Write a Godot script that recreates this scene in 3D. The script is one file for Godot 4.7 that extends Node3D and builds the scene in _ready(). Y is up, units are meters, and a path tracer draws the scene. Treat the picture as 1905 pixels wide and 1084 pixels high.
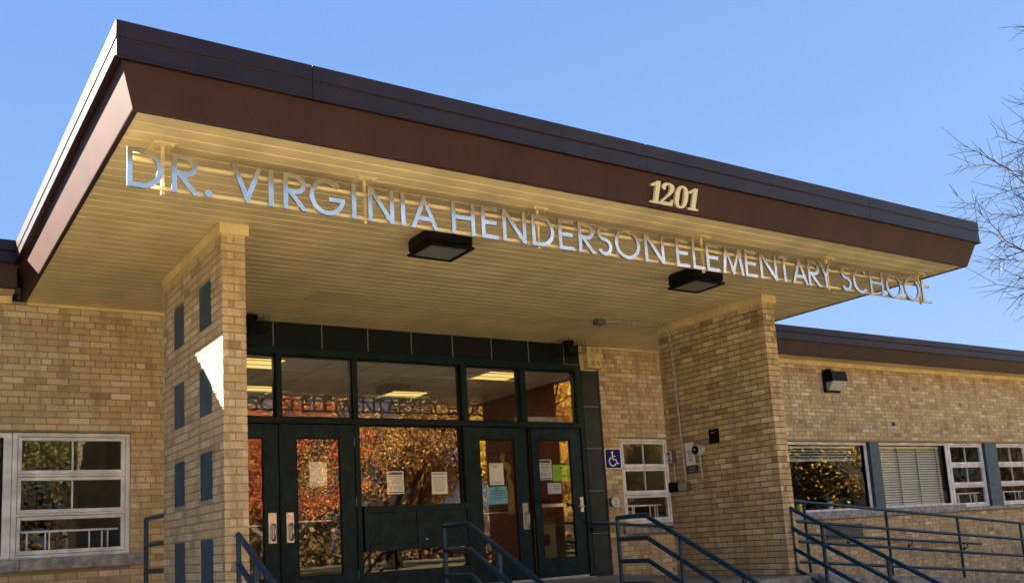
extends Node3D

# ---------- measured layout (metres; x along the facade, z out of it, y up from the landing) ----------
const CP := 0.0677            # brick course
const MODULE := 0.2032        # brick length with its joint
const SOFFIT := 3.2877
const CANOPY_LEFT := -0.7723
const CANOPY_RIGHT := 8.3067
const CANOPY_FRONT := 5.0704
const CAM_AT := Vector3(-1.88724, 0.55966, 10.74544)
const CAM_RIGHT := Vector3(0.82606186, -0.06212641, 0.56014473)
const CAM_UP := Vector3(-0.04104619, 0.98463386, 0.1697391)
const CAM_FWD := Vector3(0.56208275, 0.16320681, -0.81081843)
const FOCAL := 1797.5815
const PP := Vector2(983.9085, 709.4583)
const EXPOSURE := 12.5
const SUN_RAY := Vector3(1.0, -0.876, 1.155)

var rng := RandomNumberGenerator.new()
var M := {}
var brick_mats := []
var brick_tones := []
var brick_many: StandardMaterial3D
var mesh_cache := {}
var grain: NoiseTexture2D
var grain_rough: NoiseTexture2D
var blotch: NoiseTexture2D
var bump_fine: NoiseTexture2D
var faint: NoiseTexture2D


class MB:
	var v := PackedVector3Array()
	var n := PackedVector3Array()
	var uv := PackedVector2Array()
	var xf := Transform3D()
	func tri(a: Vector3, b: Vector3, c: Vector3, na: Vector3, nb: Vector3, nc: Vector3):
		for p in [a, c, b]: v.append(xf * p)
		for q in [na, nc, nb]: n.append((xf.basis * q).normalized())
		for p in [a, c, b]: uv.append(Vector2(p.x, -p.y))
	func quad(a: Vector3, b: Vector3, c: Vector3, d: Vector3):          # counter-clockwise seen from outside
		var m := (c - a).cross(d - b).normalized()
		tri(a, b, c, m, m, m)
		tri(a, c, d, m, m, m)
	func quad_out(a: Vector3, b: Vector3, c: Vector3, d: Vector3, mid: Vector3):
		if (c - a).cross(d - b).dot(a + b + c + d - 4.0 * mid) < 0.0: quad(a, d, c, b)
		else: quad(a, b, c, d)
	func tri_out(a: Vector3, b: Vector3, c: Vector3, mid: Vector3):
		var m := (b - a).cross(c - a).normalized()
		if m.dot(a + b + c - 3.0 * mid) < 0.0: tri(a, c, b, -m, -m, -m)
		else: tri(a, b, c, m, m, m)
	func box(lo: Vector3, hi: Vector3, ch := 0.0):
		var mid := (lo + hi) / 2.0
		var h := (hi - lo) / 2.0
		ch = minf(ch, minf(h.x, minf(h.y, h.z)) * 0.6)
		for i in 3:
			var j := (i + 1) % 3
			var k := (i + 2) % 3
			for s in [-1.0, 1.0]:
				var q := []
				for e in [[-1, -1], [1, -1], [1, 1], [-1, 1]]:
					var p := Vector3()
					p[i] = s * h[i]
					p[j] = e[0] * (h[j] - ch)
					p[k] = e[1] * (h[k] - ch)
					q.append(mid + p)
				quad_out(q[0], q[1], q[2], q[3], mid)
				if ch > 0.0:
					for t in [-1.0, 1.0]:
						var r := []
						for e in [[0, -1], [0, 1], [1, 1], [1, -1]]:
							var p := Vector3()
							p[i] = s * (h[i] - (ch if e[0] == 1 else 0.0))
							p[j] = t * (h[j] - (0.0 if e[0] == 1 else ch))
							p[k] = e[1] * (h[k] - ch)
							r.append(mid + p)
						quad_out(r[0], r[1], r[2], r[3], mid)
		if ch > 0.0:
			for a in [-1.0, 1.0]:
				for b in [-1.0, 1.0]:
					for c in [-1.0, 1.0]:
						var s := Vector3(a, b, c)
						tri_out(mid + s * (h - Vector3(0, ch, ch)), mid + s * (h - Vector3(ch, 0, ch)), mid + s * (h - Vector3(ch, ch, 0)), mid)
	func prism(poly: PackedVector2Array, o: Vector3, ux: Vector3, uy: Vector3, w: Vector3):   # from o to o + w
		var p := poly.duplicate()
		var ccw := not Geometry2D.is_polygon_clockwise(p)
		if ccw != (ux.cross(uy).dot(w) > 0.0): p.reverse()
		var at := func(q): return o + ux * q.x + uy * q.y
		var idx := Geometry2D.triangulate_polygon(p)
		var wn := w.normalized()
		for i in range(0, idx.size(), 3):
			var a: Vector3 = at.call(p[idx[i]])
			var b: Vector3 = at.call(p[idx[i + 1]])
			var c: Vector3 = at.call(p[idx[i + 2]])
			if (b - a).cross(c - a).dot(wn) < 0.0:
				var t := b
				b = c
				c = t
			tri(a + w, b + w, c + w, wn, wn, wn)
			tri(a, c, b, -wn, -wn, -wn)
		for i in p.size():
			var a: Vector3 = at.call(p[i])
			var b: Vector3 = at.call(p[(i + 1) % p.size()])
			quad(a, b, b + w, a + w)
	func tube(pts: Array, r, seg := 10, caps := true):
		var count := pts.size()
		var rings := []
		var side := Vector3()
		for i in count:
			var d0: Vector3 = (pts[i] - pts[i - 1]).normalized() if i > 0 else (pts[1] - pts[0]).normalized()
			var d1: Vector3 = (pts[i + 1] - pts[i]).normalized() if i < count - 1 else d0
			var t := (d0 + d1).normalized()
			if side == Vector3():
				side = t.cross(Vector3.UP if absf(t.y) < 0.9 else Vector3.RIGHT).normalized()
			side = (side - t * side.dot(t)).normalized()
			var up := t.cross(side)
			var bend := (d1 - d0)
			var stretch := 1.0 / maxf(0.5, t.dot(d1))
			var rad: float = r[i] if r is Array else r
			var ring := []
			for k in seg:
				var a := TAU * k / seg
				var q := side * cos(a) + up * sin(a)
				var off := q
				if bend.length() > 0.01:
					var bn := bend.normalized()
					off = q + bn * q.dot(bn) * (stretch - 1.0)
				ring.append([pts[i] + off * rad, q])
			rings.append(ring)
		for i in count - 1:
			for k in seg:
				var a = rings[i][k]
				var b = rings[i][(k + 1) % seg]
				var c = rings[i + 1][(k + 1) % seg]
				var d = rings[i + 1][k]
				tri(a[0], b[0], c[0], a[1], b[1], c[1])
				tri(a[0], c[0], d[0], a[1], c[1], d[1])
		if caps:
			for e in [0, count - 1]:
				var mid: Vector3 = pts[e]
				var out: Vector3 = (pts[0] - pts[1]).normalized() if e == 0 else (pts[count - 1] - pts[count - 2]).normalized()
				for k in seg:
					var a: Vector3 = rings[e][k][0]
					var b: Vector3 = rings[e][(k + 1) % seg][0]
					if (a - mid).cross(b - mid).dot(out) > 0.0: tri(mid, a, b, out, out, out)
					else: tri(mid, b, a, out, out, out)
	func cyl(a: Vector3, b: Vector3, r0: float, r1: float, seg := 20):
		tube([a, b], [r0, r1], seg)
	func mesh() -> ArrayMesh:
		var arr := []
		arr.resize(Mesh.ARRAY_MAX)
		arr[Mesh.ARRAY_VERTEX] = v
		arr[Mesh.ARRAY_NORMAL] = n
		arr[Mesh.ARRAY_TEX_UV] = uv
		var m := ArrayMesh.new()
		m.add_surface_from_arrays(Mesh.PRIMITIVE_TRIANGLES, arr)
		return m


# ---------- helpers: things, parts ----------
func tag(o: Node, label := "", category := "", group := "", kind := "") -> void:
	for e in [["label", label], ["category", category], ["group", group], ["kind", kind]]:
		if e[1] != "": o.set_meta(e[0], e[1])

func thing(called: String, label: String, category: String, at := Vector3.ZERO, group := "") -> Node3D:
	var o := Node3D.new()
	o.name = called
	o.position = at
	add_child(o, true)
	tag(o, label, category, group)
	return o

func put(mb: MB, called: String, mat: Material, parent: Node = null, kind := "") -> MeshInstance3D:
	var o := MeshInstance3D.new()
	o.name = called
	o.mesh = mb.mesh()
	o.material_override = mat
	if parent:
		var base := Vector3.ZERO
		var p := parent
		while p != self and p is Node3D:
			base += (p as Node3D).position
			p = p.get_parent()
		o.position = -base if parent.get_parent() == self else Vector3.ZERO
		parent.add_child(o, true)
	else:
		add_child(o, true)
	if kind != "": o.set_meta("kind", kind)
	return o

func bx(lo: Vector3, hi: Vector3, called: String, mat: Material, parent: Node = null, ch := 0.003, kind := "") -> MeshInstance3D:
	var mb := MB.new()
	mb.box(lo, hi, ch)
	return put(mb, called, mat, parent, kind)

func rbox(x0, x1, y0, y1, z0, z1, called: String, mat: Material, parent: Node = null, ch := 0.003, kind := "") -> MeshInstance3D:
	return bx(Vector3(x0, y0, z0), Vector3(x1, y1, z1), called, mat, parent, ch, kind)

func noise(freq: float, lo: float, hi: float, seed_: int, octaves := 4, size := 512, mid := -1.0) -> NoiseTexture2D:
	var f := FastNoiseLite.new()
	f.seed = seed_
	f.noise_type = FastNoiseLite.TYPE_SIMPLEX_SMOOTH
	f.frequency = freq
	f.fractal_octaves = octaves
	var t := NoiseTexture2D.new()
	t.width = size
	t.height = size
	t.seamless = true
	t.noise = f
	var g := Gradient.new()
	g.set_color(0, Color(lo, lo, lo))
	g.set_color(1, Color(hi, hi, hi))
	if mid >= 0.0: g.add_point(0.5, Color(mid, mid, mid))
	t.color_ramp = g
	return t

func mat(r: float, g: float, b: float, rough := 0.7, metal := 0.0, tex: Texture2D = null, scale := 1.0) -> StandardMaterial3D:
	var m := StandardMaterial3D.new()
	m.albedo_color = Color(r, g, b).linear_to_srgb()
	m.roughness = rough
	m.metallic = metal
	if tex:
		m.albedo_texture = tex
		m.uv1_triplanar = true
		m.uv1_world_triplanar = true
		m.uv1_scale = Vector3.ONE * scale
	return m

func relief(m: StandardMaterial3D, t: Texture2D, cm: float) -> StandardMaterial3D:
	m.heightmap_enabled = true
	m.heightmap_texture = t
	m.heightmap_scale = cm
	return m

func make_materials() -> void:
	grain = noise(0.03, 0.84, 1.0, 3, 5)
	grain_rough = noise(0.012, 0.62, 1.0, 8, 5)
	blotch = noise(0.006, 0.78, 1.0, 5, 4)
	faint = noise(0.006, 0.86, 1.0, 15, 4)
	bump_fine = noise(0.08, 0.0, 1.0, 12, 3)
	# brick: buff, with pale, pinkish, tan and brown ones
	var tones := [[0.52, 0.395, 0.205], [0.49, 0.36, 0.18], [0.54, 0.42, 0.235], [0.46, 0.335, 0.17], [0.66, 0.55, 0.35], [0.50, 0.345, 0.19], [0.40, 0.28, 0.14], [0.59, 0.47, 0.28], [0.32, 0.22, 0.115], [0.42, 0.315, 0.18]]
	for t in tones:
		brick_tones.append(Color(t[0] * 1.24, t[1] * 1.2, t[2] * 1.2))
		brick_mats.append(relief(mat(t[0] * 1.24, t[1] * 1.2, t[2] * 1.2, 0.85, 0.0, grain, 2.6), bump_fine, 0.12))
	brick_many = relief(mat(1, 1, 1, 0.85, 0.0, grain, 2.6), bump_fine, 0.12)
	brick_many.vertex_color_use_as_albedo = true
	var streak := noise(0.010, 0.82, 1.0, 41, 5, 512, 0.98)
	var soiled := [brick_many]
	soiled.append_array(brick_mats)
	for m in soiled:
		m.detail_enabled = true
		m.detail_albedo = streak
		m.detail_blend_mode = BaseMaterial3D.BLEND_MODE_MUL
		m.detail_uv_layer = BaseMaterial3D.DETAIL_UV_2
		m.uv2_triplanar = true
		m.uv2_world_triplanar = true
		m.uv2_scale = Vector3(0.9, 0.22, 0.9)
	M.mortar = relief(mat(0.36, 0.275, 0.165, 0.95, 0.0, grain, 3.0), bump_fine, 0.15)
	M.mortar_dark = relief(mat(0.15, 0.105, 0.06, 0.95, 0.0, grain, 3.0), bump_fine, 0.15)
	M.fascia = mat(0.040, 0.0135, 0.0145, 0.5, 0.0, blotch, 0.6)
	M.fascia.clearcoat_enabled = true
	M.fascia.clearcoat = 0.15
	M.fascia.clearcoat_roughness = 0.26
	M.stop = mat(0.020, 0.0095, 0.017, 0.32, 0.0, blotch, 0.5)
	M.stop.clearcoat_enabled = true
	M.stop.clearcoat = 0.2
	M.stop.clearcoat_roughness = 0.16
	M.seam = mat(0.012, 0.01, 0.01, 0.7)
	M.fascia.metallic_specular = 0.24
	M.stop.metallic_specular = 0.28
	M.soffit = mat(0.76, 0.605, 0.315, 0.5, 0.0, faint, 0.5)
	M.trim = mat(0.82, 0.63, 0.29, 0.55, 0.0, faint, 1.2)
	M.alu = mat(0.76, 0.77, 0.79, 0.22, 1.0, blotch, 1.5)
	M.sign_bar = mat(0.70, 0.56, 0.30, 0.5)
	M.number = mat(0.72, 0.62, 0.40, 0.5, 0.0, grain, 6.0)
	M.black = mat(0.005, 0.005, 0.0055, 0.5, 0.0, blotch, 2.0)
	M.black.metallic_specular = 0.25
	M.lens = mat(0.20, 0.20, 0.19, 0.3, 0.0, grain, 9.0)
	M.frame_green = mat(0.010, 0.028, 0.033, 0.5, 0.0, blotch, 1.3)
	M.door_green = mat(0.014, 0.042, 0.051, 0.5, 0.0, grain_rough, 0.8)
	M.spandrel = mat(0.012, 0.016, 0.018, 0.22)
	M.tile = mat(0.022, 0.036, 0.041, 0.4, 0.0, blotch, 1.2)
	M.joint = mat(0.30, 0.28, 0.25, 0.8)
	M.panel_blue = mat(0.021, 0.085, 0.135, 0.45, 0.0, grain_rough, 0.9)
	M.rail_blue = mat(0.006, 0.050, 0.090, 0.4, 0.0, grain_rough, 2.0)
	M.rail_blue.clearcoat_enabled = true
	M.rail_blue.clearcoat = 0.1
	M.rail_blue.metallic_specular = 0.35
	M.rail_blue.clearcoat_roughness = 0.2
	M.window_white = mat(0.80, 0.77, 0.74, 0.5, 0.0, blotch, 1.3)
	M.sill = mat(0.44, 0.41, 0.375, 0.85, 0.0, grain_rough, 1.4)
	M.lintel = mat(0.36, 0.28, 0.16, 0.7, 0.0, grain_rough, 1.0)
	M.concrete = relief(mat(0.36, 0.33, 0.29, 0.9, 0.0, grain_rough, 0.8), bump_fine, 0.2)
	M.steel = mat(0.62, 0.58, 0.52, 0.3, 1.0, blotch, 3.0)
	M.brushed = mat(0.60, 0.56, 0.50, 0.38, 1.0, grain, 5.0)
	M.galv = mat(0.60, 0.57, 0.52, 0.4, 0.3, grain_rough, 3.0)
	M.grey_box = mat(0.16, 0.155, 0.15, 0.5, 0.2, blotch, 3.0)
	M.white_plastic = mat(0.68, 0.67, 0.63, 0.45, 0.0, blotch, 3.0)
	M.cream_plate = mat(0.70, 0.53, 0.22, 0.5, 0.0, blotch, 2.0)
	M.dark_slot = mat(0.10, 0.07, 0.035, 0.9)
	M.sign_blue = mat(0.010, 0.010, 0.14, 0.6)
	M.sign_blue.metallic_specular = 0.25
	M.sign_white = mat(0.78, 0.78, 0.76, 0.45)
	M.ink = mat(0.02, 0.02, 0.025, 0.7)
	M.navy = mat(0.02, 0.03, 0.09, 0.5)
	M.red_ink = mat(0.55, 0.05, 0.04, 0.5)
	M.room = mat(0.16, 0.14, 0.11, 0.9)
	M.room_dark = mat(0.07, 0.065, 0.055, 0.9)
	M.red_wall = mat(0.10, 0.007, 0.009, 0.6, 0.0, blotch, 0.7)
	M.ceiling = mat(0.74, 0.71, 0.66, 0.9, 0.0, grain, 3.0)
	M.grid = mat(0.38, 0.36, 0.32, 0.6)
	M.wood = mat(0.36, 0.21, 0.075, 0.5, 0.0, grain_rough, 1.5)
	M.tan = mat(0.32, 0.20, 0.05, 0.7)
	M.blind = mat(0.55, 0.56, 0.46, 0.55)
	M.cord = mat(0.09, 0.10, 0.08, 0.8)
	M.bark = relief(mat(0.035, 0.027, 0.022, 0.95, 0.0, grain_rough, 1.5), bump_fine, 1.0)
	M.bark_pale = relief(mat(0.20, 0.155, 0.11, 0.95, 0.0, grain_rough, 1.5), bump_fine, 0.6)
	M.twig = mat(0.006, 0.005, 0.005, 0.9)
	M.twig.metallic_specular = 0.1
	M.leaf = mat(1, 1, 1, 0.6)
	M.leaf.vertex_color_use_as_albedo = true
	M.leaf.backlight_enabled = true
	M.leaf.backlight = Color(0.5, 0.5, 0.5)
	M.leaf.cull_mode = BaseMaterial3D.CULL_DISABLED
	M.lawn = relief(mat(0.20, 0.165, 0.07, 0.95, 0.0, grain_rough, 0.35), grain_rough, 2.0)
	M.path = mat(0.42, 0.39, 0.34, 0.9, 0.0, grain_rough, 0.4)
	M.asphalt = mat(0.055, 0.054, 0.053, 0.9, 0.0, grain, 1.0)
	M.pot_yellow = mat(0.55, 0.50, 0.03, 0.4)
	M.pot_white = mat(0.6, 0.62, 0.6, 0.4)
	M.plant = mat(0.05, 0.12, 0.02, 0.6)
	for k in ["frame_green", "door_green", "tile", "spandrel"]: M[k].metallic_specular = 0.28
	# reflective glazing: a thin half mirror
	var white := Image.create_empty(4, 4, false, Image.FORMAT_RGBA8)
	white.fill(Color.WHITE)
	var wt := ImageTexture.create_from_image(white)
	for g in [["glass", 0.055], ["glass_wing", 0.024]]:
		var m := StandardMaterial3D.new()
		m.transparency = BaseMaterial3D.TRANSPARENCY_ALPHA
		m.albedo_texture = wt
		m.albedo_color = Color(0.96, 0.97, 0.97, g[1])
		m.metallic = 1.0
		m.roughness = 0.01
		M[g[0]] = m
	var lamp := StandardMaterial3D.new()
	lamp.albedo_color = Color(0.9, 0.85, 0.6)
	lamp.emission_enabled = true
	lamp.emission = Color(1.0, 0.86, 0.50)
	lamp.emission_energy_multiplier = 0.085
	M.lamp = lamp


# ---------- brickwork ----------
func piers_hide(p: Vector3) -> bool:
	for x0 in [0.4268, 6.8222]:
		var b := AABB(Vector3(x0 + 0.004, -1, 1.275), Vector3(0.18, 4.2, 1.85))
		if b.intersects_segment(CAM_AT, p) != null: return true
	return false

func pixel(p: Vector3) -> Vector3:
	var d := p - CAM_AT
	var z := d.dot(CAM_FWD)
	return Vector3(PP.x + FOCAL * d.dot(CAM_RIGHT) / z, PP.y - FOCAL * d.dot(CAM_UP) / z, z)

func brick_mesh(length: float, depth := 0.045) -> ArrayMesh:
	var key := "%d_%d" % [roundi(length * 200.0), roundi(depth * 100)]
	if not mesh_cache.has(key):
		var mb := MB.new()
		var l := roundi(length * 200.0) / 400.0
		var h := 0.0292
		var c := 0.0035
		var r := RandomNumberGenerator.new()
		r.seed = hash(key)
		var f := []
		var o := []
		var k := []
		for e in [[-1, -1], [1, -1], [1, 1], [-1, 1]]:
			var j := Vector3(r.randf_range(-0.0012, 0.0012), r.randf_range(-0.001, 0.001), 0)
			f.append(Vector3(e[0] * (l - c), e[1] * (h - c), 0) + j + Vector3(0, 0, r.randf_range(-0.0008, 0.0)))
			o.append(Vector3(e[0] * l, e[1] * h, -c) + j)
			k.append(Vector3(e[0] * l, e[1] * h, -depth))
		mb.quad(f[0], f[1], f[2], f[3])
		for i in 4:
			var q := (i + 1) % 4
			mb.quad(o[i], o[q], f[q], f[i])
			mb.quad(k[i], k[q], o[q], o[i])
		mesh_cache[key] = mb.mesh()
	return mesh_cache[key]

func tone() -> int:
	var r := rng.randf()
	for e in [[0.20, 0], [0.36, 1], [0.50, 2], [0.59, 3], [0.68, 4], [0.74, 5], [0.84, 6], [0.92, 7], [0.945, 8]]:
		if r < e[0]: return e[1]
	return 9

# one brick = [centre of its face, length, along, out]; the 300 that show largest become parts, the rest one part
func lay(bricks: Array, parent: Node, calm := 0.0) -> void:
	for b in bricks:
		var px := pixel(b[0])
		var s := 0.0
		if px.z > 0.5 and px.x > -30 and px.x < 1935 and px.y > -20 and px.y < 1104:
			var look: Vector3 = (CAM_AT - b[0]).normalized()
			var facing: float = look.dot(b[3])
			if facing > 0.02 and not piers_hide(b[0] + b[3] * 0.01): s = b[1] * facing / (px.z * px.z)
		b.append(s)
		b.append([0, 1, 2, 7, 0, 3][rng.randi() % 6] if rng.randf() < calm else tone())
	bricks.sort_custom(func(p, q): return p[4] > q[4])
	var rest := []
	for i in bricks.size():
		var b = bricks[i]
		var basis := Basis(b[2], Vector3.UP, b[3])
		basis = basis.rotated(b[3], rng.randf_range(-0.004, 0.004)).rotated(Vector3.UP, rng.randf_range(-0.004, 0.004))
		var where: Vector3 = b[0] + b[3] * rng.randf_range(-0.0015, 0.001)
		if i < 300 and b[4] > 0.0:
			var o := MeshInstance3D.new()
			o.name = "brick"
			o.mesh = brick_mesh(b[1])
			o.material_override = brick_mats[b[5]]
			o.transform = Transform3D(basis, where - (parent as Node3D).position)
			parent.add_child(o, true)
		else:
			rest.append([Transform3D(Basis(basis.x * (b[1] / 0.195), basis.y, basis.z), where - (parent as Node3D).position), brick_tones[b[5]]])
	if rest.is_empty(): return
	var mm := MultiMesh.new()
	mm.transform_format = MultiMesh.TRANSFORM_3D
	mm.use_colors = true
	mm.mesh = brick_mesh(0.195)
	mm.instance_count = rest.size()
	for i in rest.size():
		mm.set_instance_transform(i, rest[i][0])
		mm.set_instance_color(i, rest[i][1])
	var mi := MultiMeshInstance3D.new()
	mi.name = "brickwork"
	mi.multimesh = mm
	mi.material_override = brick_many
	mi.set_meta("kind", "stuff")
	parent.add_child(mi, true)

# bricks of a plane wall: at(u, y) = origin + along * u + up * y; holes as [u0, u1, y0, y1]
func wall_bricks(origin: Vector3, along: Vector3, out: Vector3, u0: float, u1: float, y0: float, y1: float, holes: Array, headers := true) -> Array:
	var res := []
	var j := int(floor(y0 / CP))
	while j * CP < y1 - 0.02:
		var lo := j * CP + 0.0092
		var mid := lo + 0.0292
		var head := headers and posmod(45 - j, 6) == 0
		var step := MODULE / 2.0 if head else MODULE
		var u := floorf(u0 / MODULE) * MODULE - (MODULE / 2.0 if posmod(j, 2) == 1 else 0.0) + (MODULE / 4.0 if head else 0.0) + rng.randf_range(-0.006, 0.006)
		if mid > y0 and mid < y1:
			while u < u1:
				var spans := [[maxf(u, u0), minf(u + step - 0.0092, u1)]]
				for h in holes:
					if mid > h[2] - 0.02 and mid < h[3] + 0.02:
						var cut := []
						for s in spans:
							if s[1] <= h[0] or s[0] >= h[1]: cut.append(s)
							else:
								if s[0] < h[0]: cut.append([s[0], h[0]])
								if s[1] > h[1]: cut.append([h[1], s[1]])
						spans = cut
				for s in spans:
					if s[1] - s[0] > 0.025:
						res.append([origin + along * ((s[0] + s[1]) / 2.0) + Vector3.UP * mid, s[1] - s[0], along, out])
				u += step
		j += 1
	return res

# slabs of mortar behind the bricks, leaving the holes open
func backing(parent: Node, u0: float, u1: float, y0: float, y1: float, z0: float, z1: float, holes: Array) -> void:
	var mb := MB.new()
	var xs := [u0, u1]
	for h in holes: xs.append_array([h[0], h[1]])
	xs.sort()
	for i in xs.size() - 1:
		var a: float = maxf(xs[i], u0)
		var b: float = minf(xs[i + 1], u1)
		if b - a < 0.001: continue
		var cuts := []
		for h in holes:
			if (a + b) / 2.0 > h[0] and (a + b) / 2.0 < h[1]: cuts.append([h[2], h[3]])
		cuts.sort_custom(func(p, q): return p[0] < q[0])
		var y := y0
		for c in cuts:
			if c[0] > y: mb.box(Vector3(a, y, z0), Vector3(b, c[0], z1))
			y = maxf(y, c[1])
		if y < y1: mb.box(Vector3(a, y, z0), Vector3(b, y1, z1))
	put(mb, "mortar_bed", M.mortar, parent)


# ---------- windows ----------
# three stacked hopper sashes in one white frame
func hopper(parent: Node, x0: float, x1: float, y0: float, y1: float, room_z := -0.35) -> void:
	var mb := MB.new()
	var e := 0.045
	mb.box(Vector3(x0, y0, -0.11), Vector3(x0 + e, y1, -0.03), 0.003)
	mb.box(Vector3(x1 - e, y0, -0.11), Vector3(x1, y1, -0.03), 0.003)
	mb.box(Vector3(x0 + e, y1 - 0.04, -0.11), Vector3(x1 - e, y1, -0.03), 0.003)
	mb.box(Vector3(x0 + e, y0, -0.11), Vector3(x1 - e, y0 + 0.035, -0.03), 0.003)
	var frame := put(mb, "window", M.window_white, parent)
	var hh := (y1 - 0.04 - y0 - 0.035) / 3.0
	for k in 3:
		var a := y0 + 0.035 + hh * k
		var b := a + hh
		if k > 0: rbox(x0 + e, x1 - e, a - 0.011, a + 0.011, -0.10, -0.022, "transom_bar", M.window_white, frame)
		a += 0.014 if k > 0 else 0.004
		b -= 0.014 if k < 2 else 0.004
		var xa := x0 + e + 0.004
		var xb := x1 - e - 0.004
		var s := MB.new()
		var w := 0.036
		s.box(Vector3(xa, a, -0.085), Vector3(xa + w, b, -0.036), 0.004)
		s.box(Vector3(xb - w, a, -0.085), Vector3(xb, b, -0.036), 0.004)
		s.box(Vector3(xa + w, b - w, -0.085), Vector3(xb - w, b, -0.036), 0.004)
		s.box(Vector3(xa + w, a, -0.085), Vector3(xb - w, a + w * 1.1, -0.036), 0.004)
		put(s, "sash", M.window_white, frame)
		var mid := (xa + xb) / 2.0
		if k > 0: rbox(mid - 0.008, mid + 0.008, a + w, b - w, -0.075, -0.045, "glazing_bar", M.window_white, frame)
		var panes := [[xa + w, mid - 0.008], [mid + 0.008, xb - w]] if k > 0 else [[xa + w, xb - w]]
		for p in panes:
			rbox(p[0], p[1], a + w, b - w, -0.062, -0.060, "pane", M.glass_wing, frame, 0.0)
		if k == 0:
			var g := MB.new()
			var yb := a + hh * 0.58
			g.box(Vector3(xa + w, yb - 0.011, -0.19), Vector3(xb - w, yb + 0.011, -0.165), 0.003)
			for f in [0.08, 0.26, 0.30, 0.70, 0.83, 0.89]:
				var x := lerpf(xa + w, xb - w, f)
				g.box(Vector3(x - 0.008, a + 0.02, -0.185), Vector3(x + 0.008, yb - 0.011, -0.17), 0.002)
			put(g, "guard_bar", M.window_white, frame)

# one large fixed light
func big_window(parent: Node, x0: float, x1: float, y0: float, y1: float) -> MeshInstance3D:
	var mb := MB.new()
	for b in [[x0, x0 + 0.055, y0, y1], [x1 - 0.075, x1, y0, y1], [x0 + 0.055, x1 - 0.075, y1 - 0.05, y1], [x0 + 0.055, x1 - 0.075, y0, y0 + 0.035]]:
		mb.box(Vector3(b[0], b[2], -0.11), Vector3(b[1], b[3], -0.035), 0.004)
	var frame := put(mb, "window", M.window_white, parent)
	var g := MB.new()
	for b in [[x0 + 0.055, x0 + 0.075, y0 + 0.035, y1 - 0.05], [x1 - 0.095, x1 - 0.075, y0 + 0.035, y1 - 0.05]]:
		g.box(Vector3(b[0], b[2], -0.10), Vector3(b[1], b[3], -0.05))
	put(g, "glazing_bead", M.black, frame)
	rbox(x0 + 0.055, x1 - 0.075, y0 + 0.035, y1 - 0.05, -0.077, -0.075, "pane", M.glass_wing, frame, 0.0)
	return frame

func blind(parent: Node, x0: float, x1: float, y0: float, y1: float, tilt: float, z := -0.16) -> void:
	var mb := MB.new()
	var y := y1 - 0.03
	mb.box(Vector3(x0, y1 - 0.03, z - 0.02), Vector3(x1, y1, z + 0.02), 0.003)
	while y > y0:
		mb.xf = Transform3D(Basis(Vector3.RIGHT, tilt), Vector3(0, y, z))
		mb.box(Vector3(x0, -0.0012, -0.025), Vector3(x1, 0.0012, 0.025))
		y -= 0.046
	mb.xf = Transform3D()
	mb.box(Vector3(x0, y0 - 0.012, z - 0.012), Vector3(x1, y0 + 0.006, z + 0.012), 0.003)
	put(mb, "blind_slats", M.blind, parent, "stuff")
	for f in [0.33, 0.62, 0.93]:
		var x := lerpf(x0, x1, f)
		rbox(x - 0.014, x + 0.014, y0, y1 - 0.03, z + 0.027, z + 0.028, "ladder_tape", M.cord, parent, 0.0)


# ---------- roof edges ----------
const STOP := [[0.0, 0.487], [0.0, 0.382], [0.006, 0.378], [0.010, 0.372], [0.004, 0.366], [0.004, 0.262], [-0.010, 0.250], [-0.008, 0.246], [0.03, 0.250], [0.07, 0.252], [0.07, 0.487]]
const EAVE_BOARD := [[0.036, 0.252], [0.103, 0.034], [0.107, 0.028], [0.150, 0.028], [0.150, 0.06], [0.08, 0.248]]
const BOARD := [[0.036, 0.252], [0.120, 0.0], [0.124, -0.006], [0.1275, -0.006], [0.1275, 0.012], [0.06, 0.248]]

# sweeps a profile [inset, height above the soffit] between two points of the outer edge line; turn_a/turn_b = mitre slope at the ends
func edge(profile: Array, a: Vector3, b: Vector3, inward: Vector3, mitre_a: float, mitre_b: float) -> MB:
	var mb := MB.new()
	var dir := (b - a).normalized()
	var n := profile.size()
	var pa := []
	var pb := []
	for p in profile:
		pa.append(a + inward * p[0] + dir * p[0] * mitre_a + Vector3.UP * p[1])
		pb.append(b + inward * p[0] - dir * p[0] * mitre_b + Vector3.UP * p[1])
	var poly := PackedVector2Array()
	for p in profile: poly.append(Vector2(p[0], p[1]))
	var ccw := not Geometry2D.is_polygon_clockwise(poly)
	var flip := ccw != (inward.cross(Vector3.UP).dot(dir) > 0.0)
	for i in n:
		var k := (i + 1) % n
		if flip: mb.quad(pa[i], pb[i], pb[k], pa[k])
		else: mb.quad(pa[i], pa[k], pb[k], pb[i])
	var idx := Geometry2D.triangulate_polygon(poly)
	for i in range(0, idx.size(), 3):
		var q := [idx[i], idx[i + 1], idx[i + 2]]
		mb.tri_out(pa[q[0]], pa[q[1]], pa[q[2]], pa[q[0]] + dir)
		mb.tri_out(pb[q[0]], pb[q[1]], pb[q[2]], pb[q[0]] - dir)
	return mb

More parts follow.
